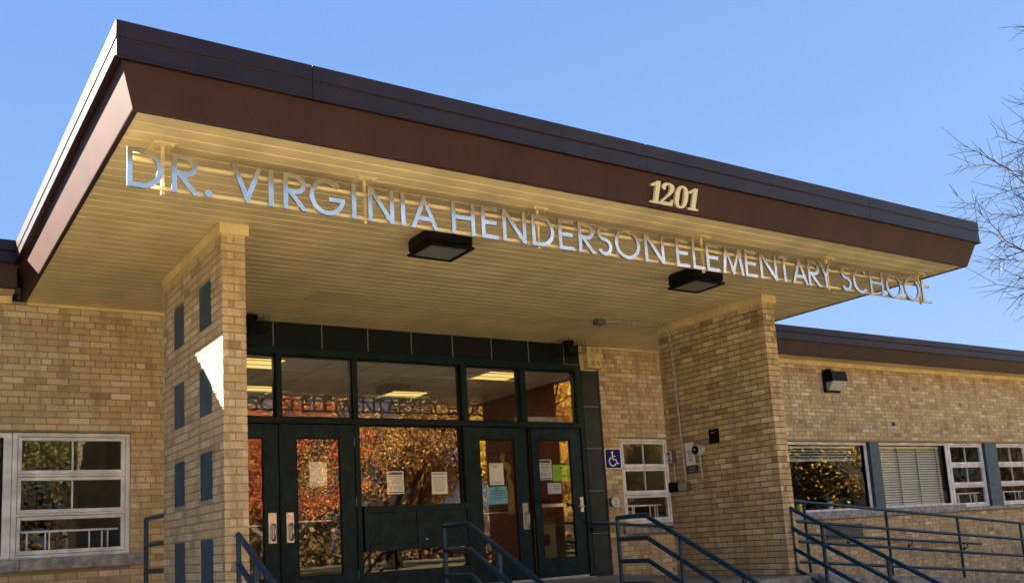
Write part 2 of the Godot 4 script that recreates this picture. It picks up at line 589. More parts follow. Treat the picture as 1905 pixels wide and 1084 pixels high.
func roof_edge(parent: Node, x0: float, x1: float, mitre: float, at_end: int) -> void:
	var y := 3.303
	var z := 0.45
	var x := x0
	while x < x1 - 0.01:
		var e := minf(x + 3.05, x1)
		put(edge(STOP, Vector3(x, y, z), Vector3(e - 0.004, y, z), Vector3(0, 0, -1), 0, 0), "gravel_stop", M.stop, parent)
		put(edge(EAVE_BOARD, Vector3(x, y, z), Vector3(e - 0.004, y, z), Vector3(0, 0, -1), 0, 0), "fascia_board", M.fascia, parent)
		x = e
	rbox(x0, x1, 3.335, 3.35, -0.1, 0.296, "eave_soffit", M.soffit, parent, 0.0)
	rbox(x0, x1, 3.255, 3.334, -0.05, 0.022, "wall_trim", M.trim, parent)


func build_canopy() -> void:
	var c := thing("entrance_canopy", "wide flat entrance canopy with brown metal fascia and cream boarded soffit", "canopy", Vector3(3.77, SOFFIT, 2.5))
	var y := SOFFIT
	var l := CANOPY_LEFT
	var r := CANOPY_RIGHT
	var f := CANOPY_FRONT
	var cuts := [l, 0.455, 3.383, 6.352, r]
	for i in 4:
		put(edge(STOP, Vector3(cuts[i] + (0.002 if i > 0 else 0.0), y, f), Vector3(cuts[i + 1] - (0.002 if i < 3 else 0.0), y, f), Vector3(0, 0, -1), 1.0 if i == 0 else 0.0, 1.0 if i == 3 else 0.0), "gravel_stop", M.stop, c)
	var bc := [l, 3.585, r]
	for i in 2:
		put(edge(BOARD, Vector3(bc[i] + (0.0015 if i > 0 else 0.0), y, f), Vector3(bc[i + 1] - (0.0015 if i < 1 else 0.0), y, f), Vector3(0, 0, -1), 1.0 if i == 0 else 0.0, 1.0 if i == 1 else 0.0), "fascia_board", M.fascia, c)
	for s in [[l, Vector3(1, 0, 0)], [r, Vector3(-1, 0, 0)]]:
		put(edge(STOP, Vector3(s[0], y, 2.53), Vector3(s[0], y, f), s[1], 0, 1), "gravel_stop", M.stop, c)
		put(edge(STOP, Vector3(s[0], y, 0.455), Vector3(s[0], y, 2.526), s[1], 0, 0), "gravel_stop", M.stop, c)
		var ea: float = s[0] + s[1].x * 0.128
		var eb: float = s[0] + s[1].x * 0.1565
		rbox(minf(ea, eb), maxf(ea, eb), y - 0.0055, y + 0.02, 0.04, f - 0.158, "drip_edge", M.seam, c, 0.0)
		put(edge(BOARD, Vector3(s[0], y, 0.04), Vector3(s[0], y, f), s[1], 0, 1), "fascia_board", M.fascia, c)
	rbox(l + 0.128, r - 0.128, y - 0.0055, y + 0.02, f - 0.1565, f - 0.128, "drip_edge", M.fascia, c, 0.0)
	# soffit boards with V joints, front to back
	var x0 := l + 0.157
	var x1 := r - 0.157
	var z := 4.9138
	while z > 0.0:
		var d := minf(0.137, z)
		var mb := MB.new()
		var g := 0.0155
		mb.prism(PackedVector2Array([Vector2(-0.0005, 0.02), Vector2(-0.0005, g), Vector2(-g, 0), Vector2(0.0025 - d, 0), Vector2(-d + 0.0005, 0.0025), Vector2(-d + 0.0005, 0.02)]), Vector3(x0, y + rng.randf_range(-0.0006, 0.0006), z), Vector3(0, 0, 1), Vector3(0, 1, 0), Vector3(x1 - x0, 0, 0))
		put(mb, "soffit_board", M.soffit, c)
		z -= 0.137
	rbox(l + 0.17, r - 0.17, y + 0.021, y + 0.48, -0.3, f - 0.17, "roof_deck", M.seam, c, 0.0)
	rbox(1.94, 2.50, y - 0.005, y - 0.0008, 1.03, 1.50, "access_panel", M.soffit, c, 0.001)
	rbox(5.05, 5.56, y - 0.004, y - 0.0008, 0.96, 1.40, "access_panel", M.soffit, c, 0.001)
	rbox(-0.60, 0.76, 3.252, y - 0.001, -0.03, 0.024, "wall_trim", M.trim, c)
	rbox(6.86, 8.1, 3.258, y - 0.001, -0.03, 0.018, "wall_trim", M.trim, c)


# ---------- free-standing brick piers ----------
func build_pier(x0: float, panels: bool, label: String) -> void:
	var p := thing("brick_pier", label, "pier", Vector3(x0 + 0.097, 0, 2.2), "brick piers under the canopy")
	var zf := 3.139
	var zr := 1.269
	var t := 0.194
	var step := (zf - zr + 0.0092) / 9.0
	var holes := []
	if panels:
		for z in [[1.635, 1.995], [2.462, 2.825]]:
			for y in [[2.505, 2.897], [1.768, 2.168], [1.062, 1.455], [0.34, 0.74]]: holes.append([z[0], z[1], y[0], y[1]])
	var bricks := []
	for j in range(-15, 48):
		var mid := j * CP + 0.0092 + 0.0292
		if j == 46: pass
		var top := j == 47
		if top: continue
		for side in [-1, 1]:
			var out := Vector3(side, 0, 0)
			var along := Vector3(0, 0, side)
			var xs := x0 if side < 0 else x0 + t
			var list := []
			if posmod(j, 2) == 1:                       # a stretcher across the end, its head shows here
				list.append([zf - 0.0955, zf])
				for k in 9: list.append([zf - 0.0955 - 0.0092 - k * step - step + 0.0092, zf - 0.0955 - 0.0092 - k * step])
				list[9][0] = maxf(list[9][0], zr)
			else:
				for k in 9: list.append([zf - k * step - step + 0.0092, zf - k * step])
			for q in list:
				var spans := [q]
				if side < 0:
					for h in holes:
						if mid > h[2] - 0.01 and mid < h[3] + 0.01:
							var cut := []
							for s in spans:
								if s[1] <= h[0] or s[0] >= h[1]: cut.append(s)
								else:
									if s[0] < h[0]: cut.append([s[0], h[0]])
									if s[1] > h[1]: cut.append([h[1], s[1]])
							spans = cut
				for s in spans:
					if s[1] - s[0] > 0.02: bricks.append([Vector3(xs, mid, (s[0] + s[1]) / 2.0), s[1] - s[0], along, out])
		for e in [[zf, 1.0], [zr, -1.0]]:
			if posmod(j, 2) == 1: bricks.append([Vector3(x0 + t / 2.0, mid, e[0]), t, Vector3(e[1], 0, 0), Vector3(0, 0, e[1])])
			else:
				for s in [0.25, 0.75]: bricks.append([Vector3(x0 + t * s + (0.0 if s < 0.5 else 0.0), mid, e[0]), t / 2.0 - 0.005, Vector3(e[1], 0, 0), Vector3(0, 0, e[1])])
	lay(bricks, p, 0.7 if panels else 0.3)
	var core := MB.new()
	core.box(Vector3(x0 + 0.0075, -1.0, zr + 0.0075), Vector3(x0 + t - 0.0075, 3.19, zf - 0.0075))
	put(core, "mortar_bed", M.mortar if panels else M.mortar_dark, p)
	for h in holes: rbox(x0 + 0.006, x0 + 0.02, h[2] + 0.003, h[3] + 0.003, h[0] + 0.002, h[1] - 0.002, "blue_panel", M.panel_blue, p, 0.002)
	rbox(x0 - 0.022, x0 + t + 0.026, 3.1935, SOFFIT - 0.0012, zr + 0.03, zf + 0.026, "cap_board", M.trim, p, 0.003)
	rbox(x0 + 0.002, x0 + t - 0.002, 3.1835, 3.193, zr + 0.002, zf - 0.002, "mortar_cap", M.trim, p, 0.0)


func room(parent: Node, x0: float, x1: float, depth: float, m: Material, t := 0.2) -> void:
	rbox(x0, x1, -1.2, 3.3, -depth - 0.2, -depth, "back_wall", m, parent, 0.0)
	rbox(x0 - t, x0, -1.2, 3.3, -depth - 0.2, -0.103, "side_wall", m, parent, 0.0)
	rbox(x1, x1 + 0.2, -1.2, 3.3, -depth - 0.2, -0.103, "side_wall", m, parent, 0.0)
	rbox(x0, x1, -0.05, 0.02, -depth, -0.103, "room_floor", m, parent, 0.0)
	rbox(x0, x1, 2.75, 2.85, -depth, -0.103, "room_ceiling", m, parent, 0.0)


func build_walls() -> void:
	# left wing
	var w := thing("school_wing", "low buff brick school wing left of the entrance canopy", "building", Vector3(-6.0, -1.0, 0))
	var holes := [[-6.2, 0.404, 0.585, 1.975], [-12.0, -8.0, 0.585, 1.975]]
	var xr := 0.79
	lay(wall_bricks(Vector3.ZERO, Vector3.RIGHT, Vector3.BACK, -14.0, xr, -1.0, 3.253, holes), w, 0.7)
	backing(w, -14.0, xr, -1.1, 3.29, -0.1, -0.0075, holes)
	hopper(w, -0.70, 0.404, 0.702, 1.952)
	var f := big_window(w, -3.4, -0.704, 0.702, 1.952)
	blind(f, -3.3, -0.82, 1.62, 1.88, 0.5)
	hopper(w, -4.6, -3.404, 0.702, 1.952)
	big_window(w, -6.2, -4.604, 0.702, 1.952)
	big_window(w, -12.0, -8.0, 0.702, 1.952)
	for s in [[-6.3, -3.0], [-2.997, -0.625], [-0.622, 0.532]]: rbox(s[0], s[1], 0.583, 0.7, -0.1, 0.062, "window_sill", M.sill, w, 0.006)
	rbox(-12.1, -7.9, 0.583, 0.7, -0.1, 0.062, "window_sill", M.sill, w, 0.006)
	for s in [[-6.3, 0.435], [-12.1, -7.9]]: rbox(s[0], s[1], 1.955, 1.977, -0.1, 0.010, "lintel", M.lintel, w, 0.002)
	roof_edge(w, -14.0, CANOPY_LEFT + 0.03, 0, 0)
	rbox(-14.2, -0.72, 3.36, 3.74, -7.2, 0.27, "roof_deck", M.seam, w, 0.0)
	room(w, -14.0, 0.5, 7.0, M.room_dark)
	# a rusty drip where the wing's fascia dies into the canopy
	var d := MB.new()
	d.box(Vector3(-0.755, 3.27, 0.31), Vector3(-0.70, 3.34, 0.36), 0.008)
	d.box(Vector3(-0.735, 3.225, 0.30), Vector3(-0.70, 3.275, 0.335), 0.008)
	put(d, "drip_edge", M.seam, w)

	# right wing, and the wall beside the doors
	var e := thing("school_wing", "long low buff brick school wing right of the canopy with ribbon windows above the ramp", "building", Vector3(16.0, -1.0, 0))
	var rh := [[7.097, 8.03, 0.585, 1.972], [10.62, 26.4, 0.655, 1.952]]
	var x0 := 6.792
	lay(wall_bricks(Vector3.ZERO, Vector3.RIGHT, Vector3.BACK, x0, 30.0, -1.0, 3.253, rh), e, 0.3)
	backing(e, x0, 30.0, -1.1, 3.29, -0.1, -0.0075, rh)
	hopper(e, 7.097, 8.03, 0.72, 1.955)
	rbox(7.035, 8.06, 0.583, 0.712, -0.1, 0.06, "window_sill", M.sill, e, 0.006)
	rbox(7.08, 8.05, 1.957, 1.975, -0.1, 0.010, "lintel", M.lintel, e, 0.002)
	var b1 := big_window(e, 10.62, 12.795, 0.755, 1.935)
	blind(b1, 10.7, 12.6, 1.63, 1.87, 0.45)
	var b2 := big_window(e, 13.08, 15.255, 0.755, 1.935)
	blind(b2, 13.14, 15.13, 0.80, 1.87, 0.8)
	hopper(e, 15.262, 16.44, 0.70, 1.935)
	hopper(e, 16.87, 18.05, 0.70, 1.935)
	var b3 := big_window(e, 18.055, 20.3, 0.755, 1.935)
	blind(b3, 18.15, 20.1, 1.2, 1.87, 0.8)
	big_window(e, 20.7, 22.9, 0.755, 1.935)
	hopper(e, 23.2, 24.4, 0.70, 1.935)
	big_window(e, 24.8, 26.4, 0.755, 1.935)
	for p in [[12.80, 13.075], [16.445, 16.865], [20.305, 20.695], [22.905, 23.195], [24.405, 24.795]]:
		for k in 3:
			var ya := 0.69 + 0.415 * k
			rbox(p[0], p[1], ya, ya + 0.411, -0.1, 0.028, "blue_panel", M.panel_blue, e, 0.003)
		rbox(p[0] + 0.01, p[1] - 0.01, 0.69, 1.93, -0.1, 0.02, "panel_joint", M.joint, e, 0.0)
	var sx := 10.3
	while sx < 26.5:
		rbox(sx, minf(sx + 2.597, 26.6), 0.625, 0.752 if sx < 15 else 0.692, -0.1, 0.055, "window_sill", M.sill, e, 0.006)
		sx += 2.6
	rbox(10.55, 26.5, 1.938, 1.956, -0.1, 0.012, "lintel", M.lintel, e, 0.002)
	roof_edge(e, CANOPY_RIGHT - 0.03, 30.0, 0, 0)
	rbox(8.25, 30.2, 3.36, 3.74, -7.2, 0.27, "roof_deck", M.seam, e, 0.0)
	room(e, 7.2, 30.0, 7.0, M.room_dark, 0.04)
	# louvred vent under the first window
	var v := rbox(11.40, 12.37, 0.275, 0.53, -0.012, 0.012, "wall_vent", M.grey_box, e, 0.003)
	var s := MB.new()
	for k in 9:
		s.xf = Transform3D(Basis(Vector3.RIGHT, 0.6), Vector3(0, 0.297 + k * 0.026, 0.016))
		s.box(Vector3(11.42, -0.009, -0.002), Vector3(12.35, 0.009, 0.002))
	put(s, "louvre_blades", M.grey_box, v, "stuff")
	rbox(13.57, 13.65, 2.24, 2.30, 0.0, 0.012, "cover_plate", M.seam, e, 0.002)


# ---------- the glazed entrance ----------
func door(parent: Node, x0: float, x1: float, gx0: float, gx1: float) -> MeshInstance3D:
	var y0 := 0.075
	var y1 := 2.083
	var mb := MB.new()
	var z0 := -0.075
	var z1 := -0.028
	mb.box(Vector3(x0, y0, z0), Vector3(gx0, y1, z1), 0.003)
	mb.box(Vector3(gx1, y0, z0), Vector3(x1, y1, z1), 0.003)
	mb.box(Vector3(gx0, 1.925, z0), Vector3(gx1, y1, z1), 0.003)
	mb.box(Vector3(gx0, y0, z0), Vector3(gx1, 0.322, z1), 0.003)
	var d := put(mb, "door", M.door_green, parent)
	rbox(gx0, gx1, 0.322, 1.925, -0.0525, -0.0505, "pane", M.glass, d, 0.0)
	var s := MB.new()
	for b in [[gx0, gx0 + 0.012, 0.322, 1.925], [gx1 - 0.012, gx1, 0.322, 1.925], [gx0 + 0.012, gx1 - 0.012, 1.913, 1.925], [gx0 + 0.012, gx1 - 0.012, 0.322, 0.334]]:
		s.box(Vector3(b[0], b[2], -0.05), Vector3(b[1], b[3], -0.034))
	put(s, "glazing_bead", M.black, d)
	rbox(x0 + 0.002, x1 - 0.002, 0.045, 0.073, -0.07, -0.024, "door_sweep", M.white_plastic, d, 0.002)
	return d

func pull(d: Node, x0: float, x1: float, y0: float, y1: float, lock: bool) -> void:
	var h := rbox(x0, x1, y0, y1, -0.029, -0.024, "handle", M.brushed, d, 0.002)
	var x := (x0 + x1) / 2.0 + 0.008
	var a := y0 + 0.035
	var b := y0 + (y1 - y0) * 0.62
	var t := MB.new()
	t.tube([Vector3(x, a, -0.026), Vector3(x, a + 0.004, 0.014), Vector3(x, a + 0.022, 0.03), Vector3(x, b - 0.022, 0.03), Vector3(x, b - 0.004, 0.014), Vector3(x, b, -0.026)], 0.0135, 12)
	put(t, "grip", M.steel, h)
	var sc := MB.new()
	for e in [[x0 + 0.012, y0 + 0.012], [x1 - 0.012, y0 + 0.012], [x0 + 0.012, y1 - 0.012], [x1 - 0.012, y1 - 0.012]]:
		sc.cyl(Vector3(e[0], e[1], -0.025), Vector3(e[0], e[1], -0.0215), 0.005, 0.004, 8)
	put(sc, "screws", M.black, h)
	if lock:
		var c := MB.new()
		c.cyl(Vector3((x0 + x1) / 2.0 - 0.005, y1 - 0.045, -0.025), Vector3((x0 + x1) / 2.0 - 0.005, y1 - 0.045, -0.014), 0.016, 0.014, 16)
		put(c, "lock_cylinder", M.brushed, h)

func hinges(d: Node, x: float) -> void:
	for y in [1.88, 1.16, 0.30]:
		var mb := MB.new()
		for k in 5: mb.cyl(Vector3(x, y - 0.055 + k * 0.022, -0.020), Vector3(x, y - 0.035 + k * 0.022, -0.020), 0.0085, 0.0085, 10)
		put(mb, "hinge", M.galv if x < 4 else M.black, d)

func build_entrance() -> void:
	var e := thing("glazed_entrance", "dark green glazed school entrance with two pairs of doors and a row of transom lights", "entrance", Vector3(3.77, 0.04, 0))
	# frame: posts, head, transom
	for p in [[1.08, 1.175], [2.0, 2.067], [2.962, 3.022], [4.492, 4.575], [5.425, 5.508], [6.372, 6.47]]:
		rbox(p[0], p[1], 2.165, 2.903, -0.16, 0.0, "mullion", M.frame_green, e, 0.004)
	for p in [[1.08, 1.115], [2.021, 2.066], [2.964, 3.026], [4.478, 4.574], [6.404, 6.47]]:
		rbox(p[0], p[1], 0.03, 2.09, -0.12, -0.004, "door_post", M.frame_green, e, 0.004)
	rbox(5.474, 5.556, 0.03, 2.09, -0.13, -0.085, "door_post", M.black, e, 0.002)
	rbox(1.08, 6.47, 2.903, 2.998, -0.16, 0.002, "head_rail", M.frame_green, e, 0.004)
	rbox(1.08, 6.47, 2.091, 2.164, -0.14, 0.001, "transom_rail", M.frame_green, e, 0.004)
	rbox(1.08, 6.47, 0.02, 0.045, -0.14, 0.03, "threshold", M.steel, e, 0.004)
	for p in [[1.175, 2.0], [2.067, 2.962], [3.022, 4.492], [4.575, 5.425], [5.508, 6.372]]:
		rbox(p[0], p[1], 2.164, 2.903, -0.0715, -0.0695, "transom_light", M.glass, e, 0.0)
		var s := MB.new()
		for b in [[p[0], p[0] + 0.014, 2.164, 2.903], [p[1] - 0.014, p[1], 2.164, 2.903], [p[0] + 0.014, p[1] - 0.014, 2.889, 2.903], [p[0] + 0.014, p[1] - 0.014, 2.164, 2.178]]:
			s.box(Vector3(b[0], b[2], -0.068), Vector3(b[1], b[3], -0.045))
		put(s, "glazing_bead", M.black, e)
	# spandrel panels under the soffit
	var xs := [1.08, 1.3725, 1.975, 2.5775, 3.18, 3.7825, 4.385, 4.9875, 5.59, 6.1925, 6.47]
	for i in xs.size() - 1:
		rbox(xs[i] + 0.005, xs[i + 1] - 0.005, 3.0, 3.286, -0.05, -0.008, "spandrel_panel", M.spandrel, e, 0.003)
	for i in range(1, xs.size() - 1): rbox(xs[i] - 0.0045, xs[i] + 0.0045, 3.0, 3.286, -0.05, -0.006, "joint_strip", M.joint, e, 0.0)
	rbox(6.21, 6.44, 2.9985, 3.006, -0.05, -0.004, "joint_strip", M.joint, e, 0.0)
	# tiled pilasters either side
	for s in [[6.472, 6.758], [0.792, 1.078]]:
		var ys := [0.02, 0.62, 1.211, 1.806, 2.405, 2.925]
		for k in 5: rbox(s[0] + 0.002, s[1] - 0.002, ys[k] + 0.004, ys[k + 1] - 0.004, -0.05, 0.0, "pilaster_tile", M.tile, e, 0.003)
		for k in range(1, 6): rbox(s[0] + 0.003, s[1] - 0.003, ys[k] - 0.0035, ys[k] + 0.0035, -0.05, -0.001, "joint_strip", M.joint, e, 0.0)
		rbox(s[0], s[1], 2.93, 3.286, -0.06, -0.012, "filler_board", M.trim, e, 0.002)
		rbox(s[0] - 0.002, s[1] + 0.002, -0.02, 3.28, -0.12, -0.052, "backing_board", M.black, e, 0.0)
	rbox(6.759, 6.790, 0.0, 2.93, -0.09, 0.006, "edge_channel", M.seam, e, 0.002)
	# doors
	var d1 := door(e, 1.118, 2.019, 1.295, 1.842)
	pull(d1, 1.885, 1.978, 0.722, 1.066, false)
	var d2 := door(e, 2.069, 2.962, 2.231, 2.778)
	pull(d2, 2.094, 2.184, 0.72, 1.064, true)
	hinges(d2, 2.966)
	var d3 := door(e, 4.577, 5.471, 4.728, 5.278)
	pull(d3, 5.352, 5.442, 0.727, 1.078, false)
	hinges(d3, 4.572)
	var d4 := door(e, 5.559, 6.401, 5.660, 6.213)
	var h := rbox(6.318, 6.374, 0.925, 1.13, -0.029, -0.022, "handle", M.brushed, d4, 0.003)
	var lv := MB.new()
	lv.tube([Vector3(6.346, 1.0, -0.024), Vector3(6.346, 1.0, 0.028), Vector3(6.336, 1.0, 0.036), Vector3(6.245, 1.0, 0.036)], 0.0105, 12)
	lv.cyl(Vector3(6.346, 1.0, -0.023), Vector3(6.346, 1.0, -0.006), 0.026, 0.024, 18)
	lv.cyl(Vector3(6.346, 1.085, -0.023), Vector3(6.346, 1.085, -0.010), 0.017, 0.015, 16)
	put(lv, "lever", M.steel, h)
	# push bars on the inside
	for b in [[d1, 1.30, 1.83, 0.93, 0.0085], [d2, 2.24, 2.68, 0.955, 0.0085], [d3, 4.73, 5.25, 0.965, 0.0085], [d4, 5.66, 6.2, 1.035, 0.028]]:
		rbox(b[1], b[2], b[3] - b[4], b[3] + b[4], -0.135, -0.115, "push_bar", M.alu, b[0], 0.004)
	# centre window, panelled apron, low light
	rbox(3.026, 4.478, 1.105, 2.09, -0.0615, -0.0595, "pane", M.glass, e, 0.0)
	for b in [[3.026, 3.04, 1.105, 2.09], [4.43, 4.478, 1.105, 2.09], [3.04, 4.43, 2.072, 2.09]]:
		rbox(b[0], b[1], b[2], b[3], -0.059, -0.035, "glazing_bead", M.black, e, 0.0)
	var ap := MB.new()
	for b in [[3.045, 3.09, 0.565, 1.103], [3.745, 3.815, 0.565, 1.103], [4.468, 4.545, 0.565, 1.103], [3.09, 3.745, 1.022, 1.103], [3.09, 3.745, 0.565, 0.646], [3.815, 4.468, 1.022, 1.103], [3.815, 4.468, 0.565, 0.646]]:
		ap.box(Vector3(b[0], b[2], -0.09), Vector3(b[1], b[3], 0.020), 0.004)
	var apron := put(ap, "apron_frame", M.door_green, e)
	for b in [[3.09, 3.745], [3.815, 4.468]]:
		rbox(b[0], b[1], 0.646, 1.022, -0.09, 0.004, "apron_panel", M.door_green, apron, 0.002)
	rbox(3.86, 3.895, 0.672, 0.682, 0.004, 0.010, "tape_scrap", M.sign_white, apron, 0.001)
	rbox(3.026, 4.478, 0.32, 0.563, -0.0615, -0.0595, "pane", M.glass, e, 0.0)
	rbox(3.026, 4.478, 0.046, 0.319, -0.09, -0.012, "kick_panel", M.door_green, e, 0.003)

	# the lobby behind the glass
	var lob := thing("school_lobby", "school lobby behind the entrance glass with red wall and gridded ceiling", "lobby", Vector3(3.7, 0.03, -4))
	rbox(0.45, 7.25, -0.1, 0.018, -8.0, -0.145, "lobby_floor", M.wood, lob, 0.0)
	rbox(0.45, 0.6, 0.018, 3.3, -8.0, -0.165, "side_wall", M.room, lob, 0.0)
	rbox(6.97, 7.15, 0.018, 3.3, -8.0, -0.165, "red_wall", M.red_wall, lob, 0.0)
	rbox(0.45, 7.15, -0.1, 3.3, -8.2, -8.0, "back_wall", M.room, lob, 0.0)
	rbox(0.45, 7.25, 3.02, 3.12, -8.0, -0.165, "ceiling_slab", M.grid, lob, 0.0)
	# ceiling tiles between the runners
	for i in range(0, 11):
		for k in range(0, 13):
			var xa := 0.62 + 0.61 * i - 0.03
			var za := -0.80 - 0.585 * k
			var lit := false
			for f in LAMPS:
				if xa + 0.3 > f[0] and xa + 0.3 < f[1] and za + 0.28 > f[2] and za + 0.28 < f[3]: lit = true
			if lit or xa > 6.8: continue
			rbox(xa + 0.012, minf(xa + 0.598, 6.965), 3.0, 3.019, za + 0.012, za + 0.573, "ceiling_tile", M.ceiling, lob, 0.002)
	var fig := MB.new()
	fig.prism(PackedVector2Array([Vector2(-3.03, 2.0), Vector2(-2.97, 2.08), Vector2(-2.88, 2.04), Vector2(-2.90, 1.92), Vector2(-2.74, 1.86), Vector2(-2.68, 1.76), Vector2(-2.78, 1.66), Vector2(-2.66, 1.50), Vector2(-2.66, 1.06), Vector2(-2.84, 1.02), Vector2(-2.87, 1.36), Vector2(-2.80, 1.52), Vector2(-2.86, 1.66), Vector2(-2.80, 1.74), Vector2(-2.97, 1.86)]), Vector3(6.968, 0, 0), Vector3(0, 0, 1), Vector3(0, 1, 0), Vector3(-0.006, 0, 0))
	put(fig, "mural_figure", M.tan, lob)
	rbox(5.53, 6.36, 2.20, 2.285, -0.36, -0.30, "white_shelf", M.white_plastic, lob, 0.004)
	for f in LAMPS:
		var lt := thing("ceiling_light", f[4], "light", Vector3((f[0] + f[1]) / 2, 3.0, (f[2] + f[3]) / 2), "lit troffers in the lobby ceiling")
		rbox(f[0] + 0.004, f[1] - 0.004, 3.004, 3.018, f[2] + 0.004, f[3] - 0.004, "diffuser", M.lamp, lt, 0.0)
		var fr := MB.new()
		fr.box(Vector3(f[0], 2.996, f[2]), Vector3(f[1], 3.002, f[2] + 0.02))
		fr.box(Vector3(f[0], 2.996, f[3] - 0.02), Vector3(f[1], 3.002, f[3]))
		fr.box(Vector3(f[0], 2.996, (f[2] + f[3]) / 2 - 0.012), Vector3(f[1], 3.002, (f[2] + f[3]) / 2 + 0.012))
		put(fr, "frame", M.grid, lt)
		var al := AreaLight3D.new()
		al.name = "troffer_glow"
		al.area_size = Vector2(f[1] - f[0] - 0.05, f[3] - f[2] - 0.05)
		al.light_color = Color(1.0, 0.88, 0.62)
		al.light_energy = 0.085
		al.area_range = 14.0
		al.shadow_enabled = true
		al.rotation = Vector3(-PI / 2, 0, 0)
		al.position = Vector3(0, -0.012, 0)
		lt.add_child(al)
	var cab := thing("wooden_cabinet", "small light wooden cabinet against the red lobby wall", "cabinet", Vector3(6.7, 0.02, -1.65))
	rbox(6.55, 6.96, 0.02, 0.90, -1.80, -1.50, "carcass", M.wood, cab, 0.006)
	rbox(6.54, 6.55, 0.10, 0.62, -1.76, -1.54, "cabinet_door", M.wood, cab, 0.004)
	rbox(6.54, 6.55, 0.66, 0.85, -1.76, -1.54, "drawer", M.wood, cab, 0.004)
	rbox(6.535, 6.54, 0.25, 0.55, -1.73, -1.62, "notice", M.white_plastic, cab, 0.0)
	var gr := thing("grey_locker", "low grey metal locker beside the wooden cabinet in the lobby", "locker", Vector3(6.8, 0.02, -1.28))
	rbox(6.62, 6.96, 0.02, 0.80, -1.46, -1.08, "body", M.room, gr, 0.006)
	rbox(6.612, 6.62, 0.50, 0.66, -1.38, -1.24, "screen", M.black, gr, 0.002)

const LAMPS := [[4.61, 5.74, -3.33, -2.77, "lit fluorescent ceiling light seen through the wide centre transom pane"], [1.49, 2.64, -1.43, -0.87, "nearer lit ceiling light seen at the left transom panes"], [2.10, 3.28, -3.37, -2.80, "farther lit ceiling light low in the left transom panes"], [5.17, 6.32, -1.42, -0.88, "lit ceiling light above the right pair of doors"]]


# ---------- lettering ----------
const LH := 0.268
const LW := 0.033

func pc(mb: MB, pts: Array, d := 0.018) -> void:
	mb.prism(PackedVector2Array(pts), Vector3.ZERO, Vector3.RIGHT, Vector3.UP, Vector3(0, 0, d))

func br(mb: MB, x0: float, y0: float, x1: float, y1: float, d := 0.018) -> void:
	pc(mb, [Vector2(x0, y0), Vector2(x1, y0), Vector2(x1, y1), Vector2(x0, y1)], d)

func arc(mb: MB, c: Vector2, rx: float, ry: float, a0: float, a1: float, w := LW, d := 0.018) -> void:
	var n := maxi(6, int(absf(a1 - a0) / 9.0))
	for i in n:
		var p := deg_to_rad(lerpf(a0, a1, float(i) / n))
		var q := deg_to_rad(lerpf(a0, a1, float(i + 1) / n))
		pc(mb, [c + Vector2(rx * cos(p), ry * sin(p)), c + Vector2(rx * cos(q), ry * sin(q)), c + Vector2((rx - w) * cos(q), (ry - w) * sin(q)), c + Vector2((rx - w) * cos(p), (ry - w) * sin(p))], d)

func stroke(mb: MB, pts: Array, w: float, d := 0.018) -> void:
	var nn := []
	for i in pts.size():
		var t: Vector2 = (pts[mini(i + 1, pts.size() - 1)] - pts[maxi(i - 1, 0)]).normalized()
		nn.append(t.orthogonal() * w / 2.0)
	for i in pts.size() - 1:
		pc(mb, [pts[i] + nn[i], pts[i + 1] + nn[i + 1], pts[i + 1] - nn[i + 1], pts[i] - nn[i]], d)

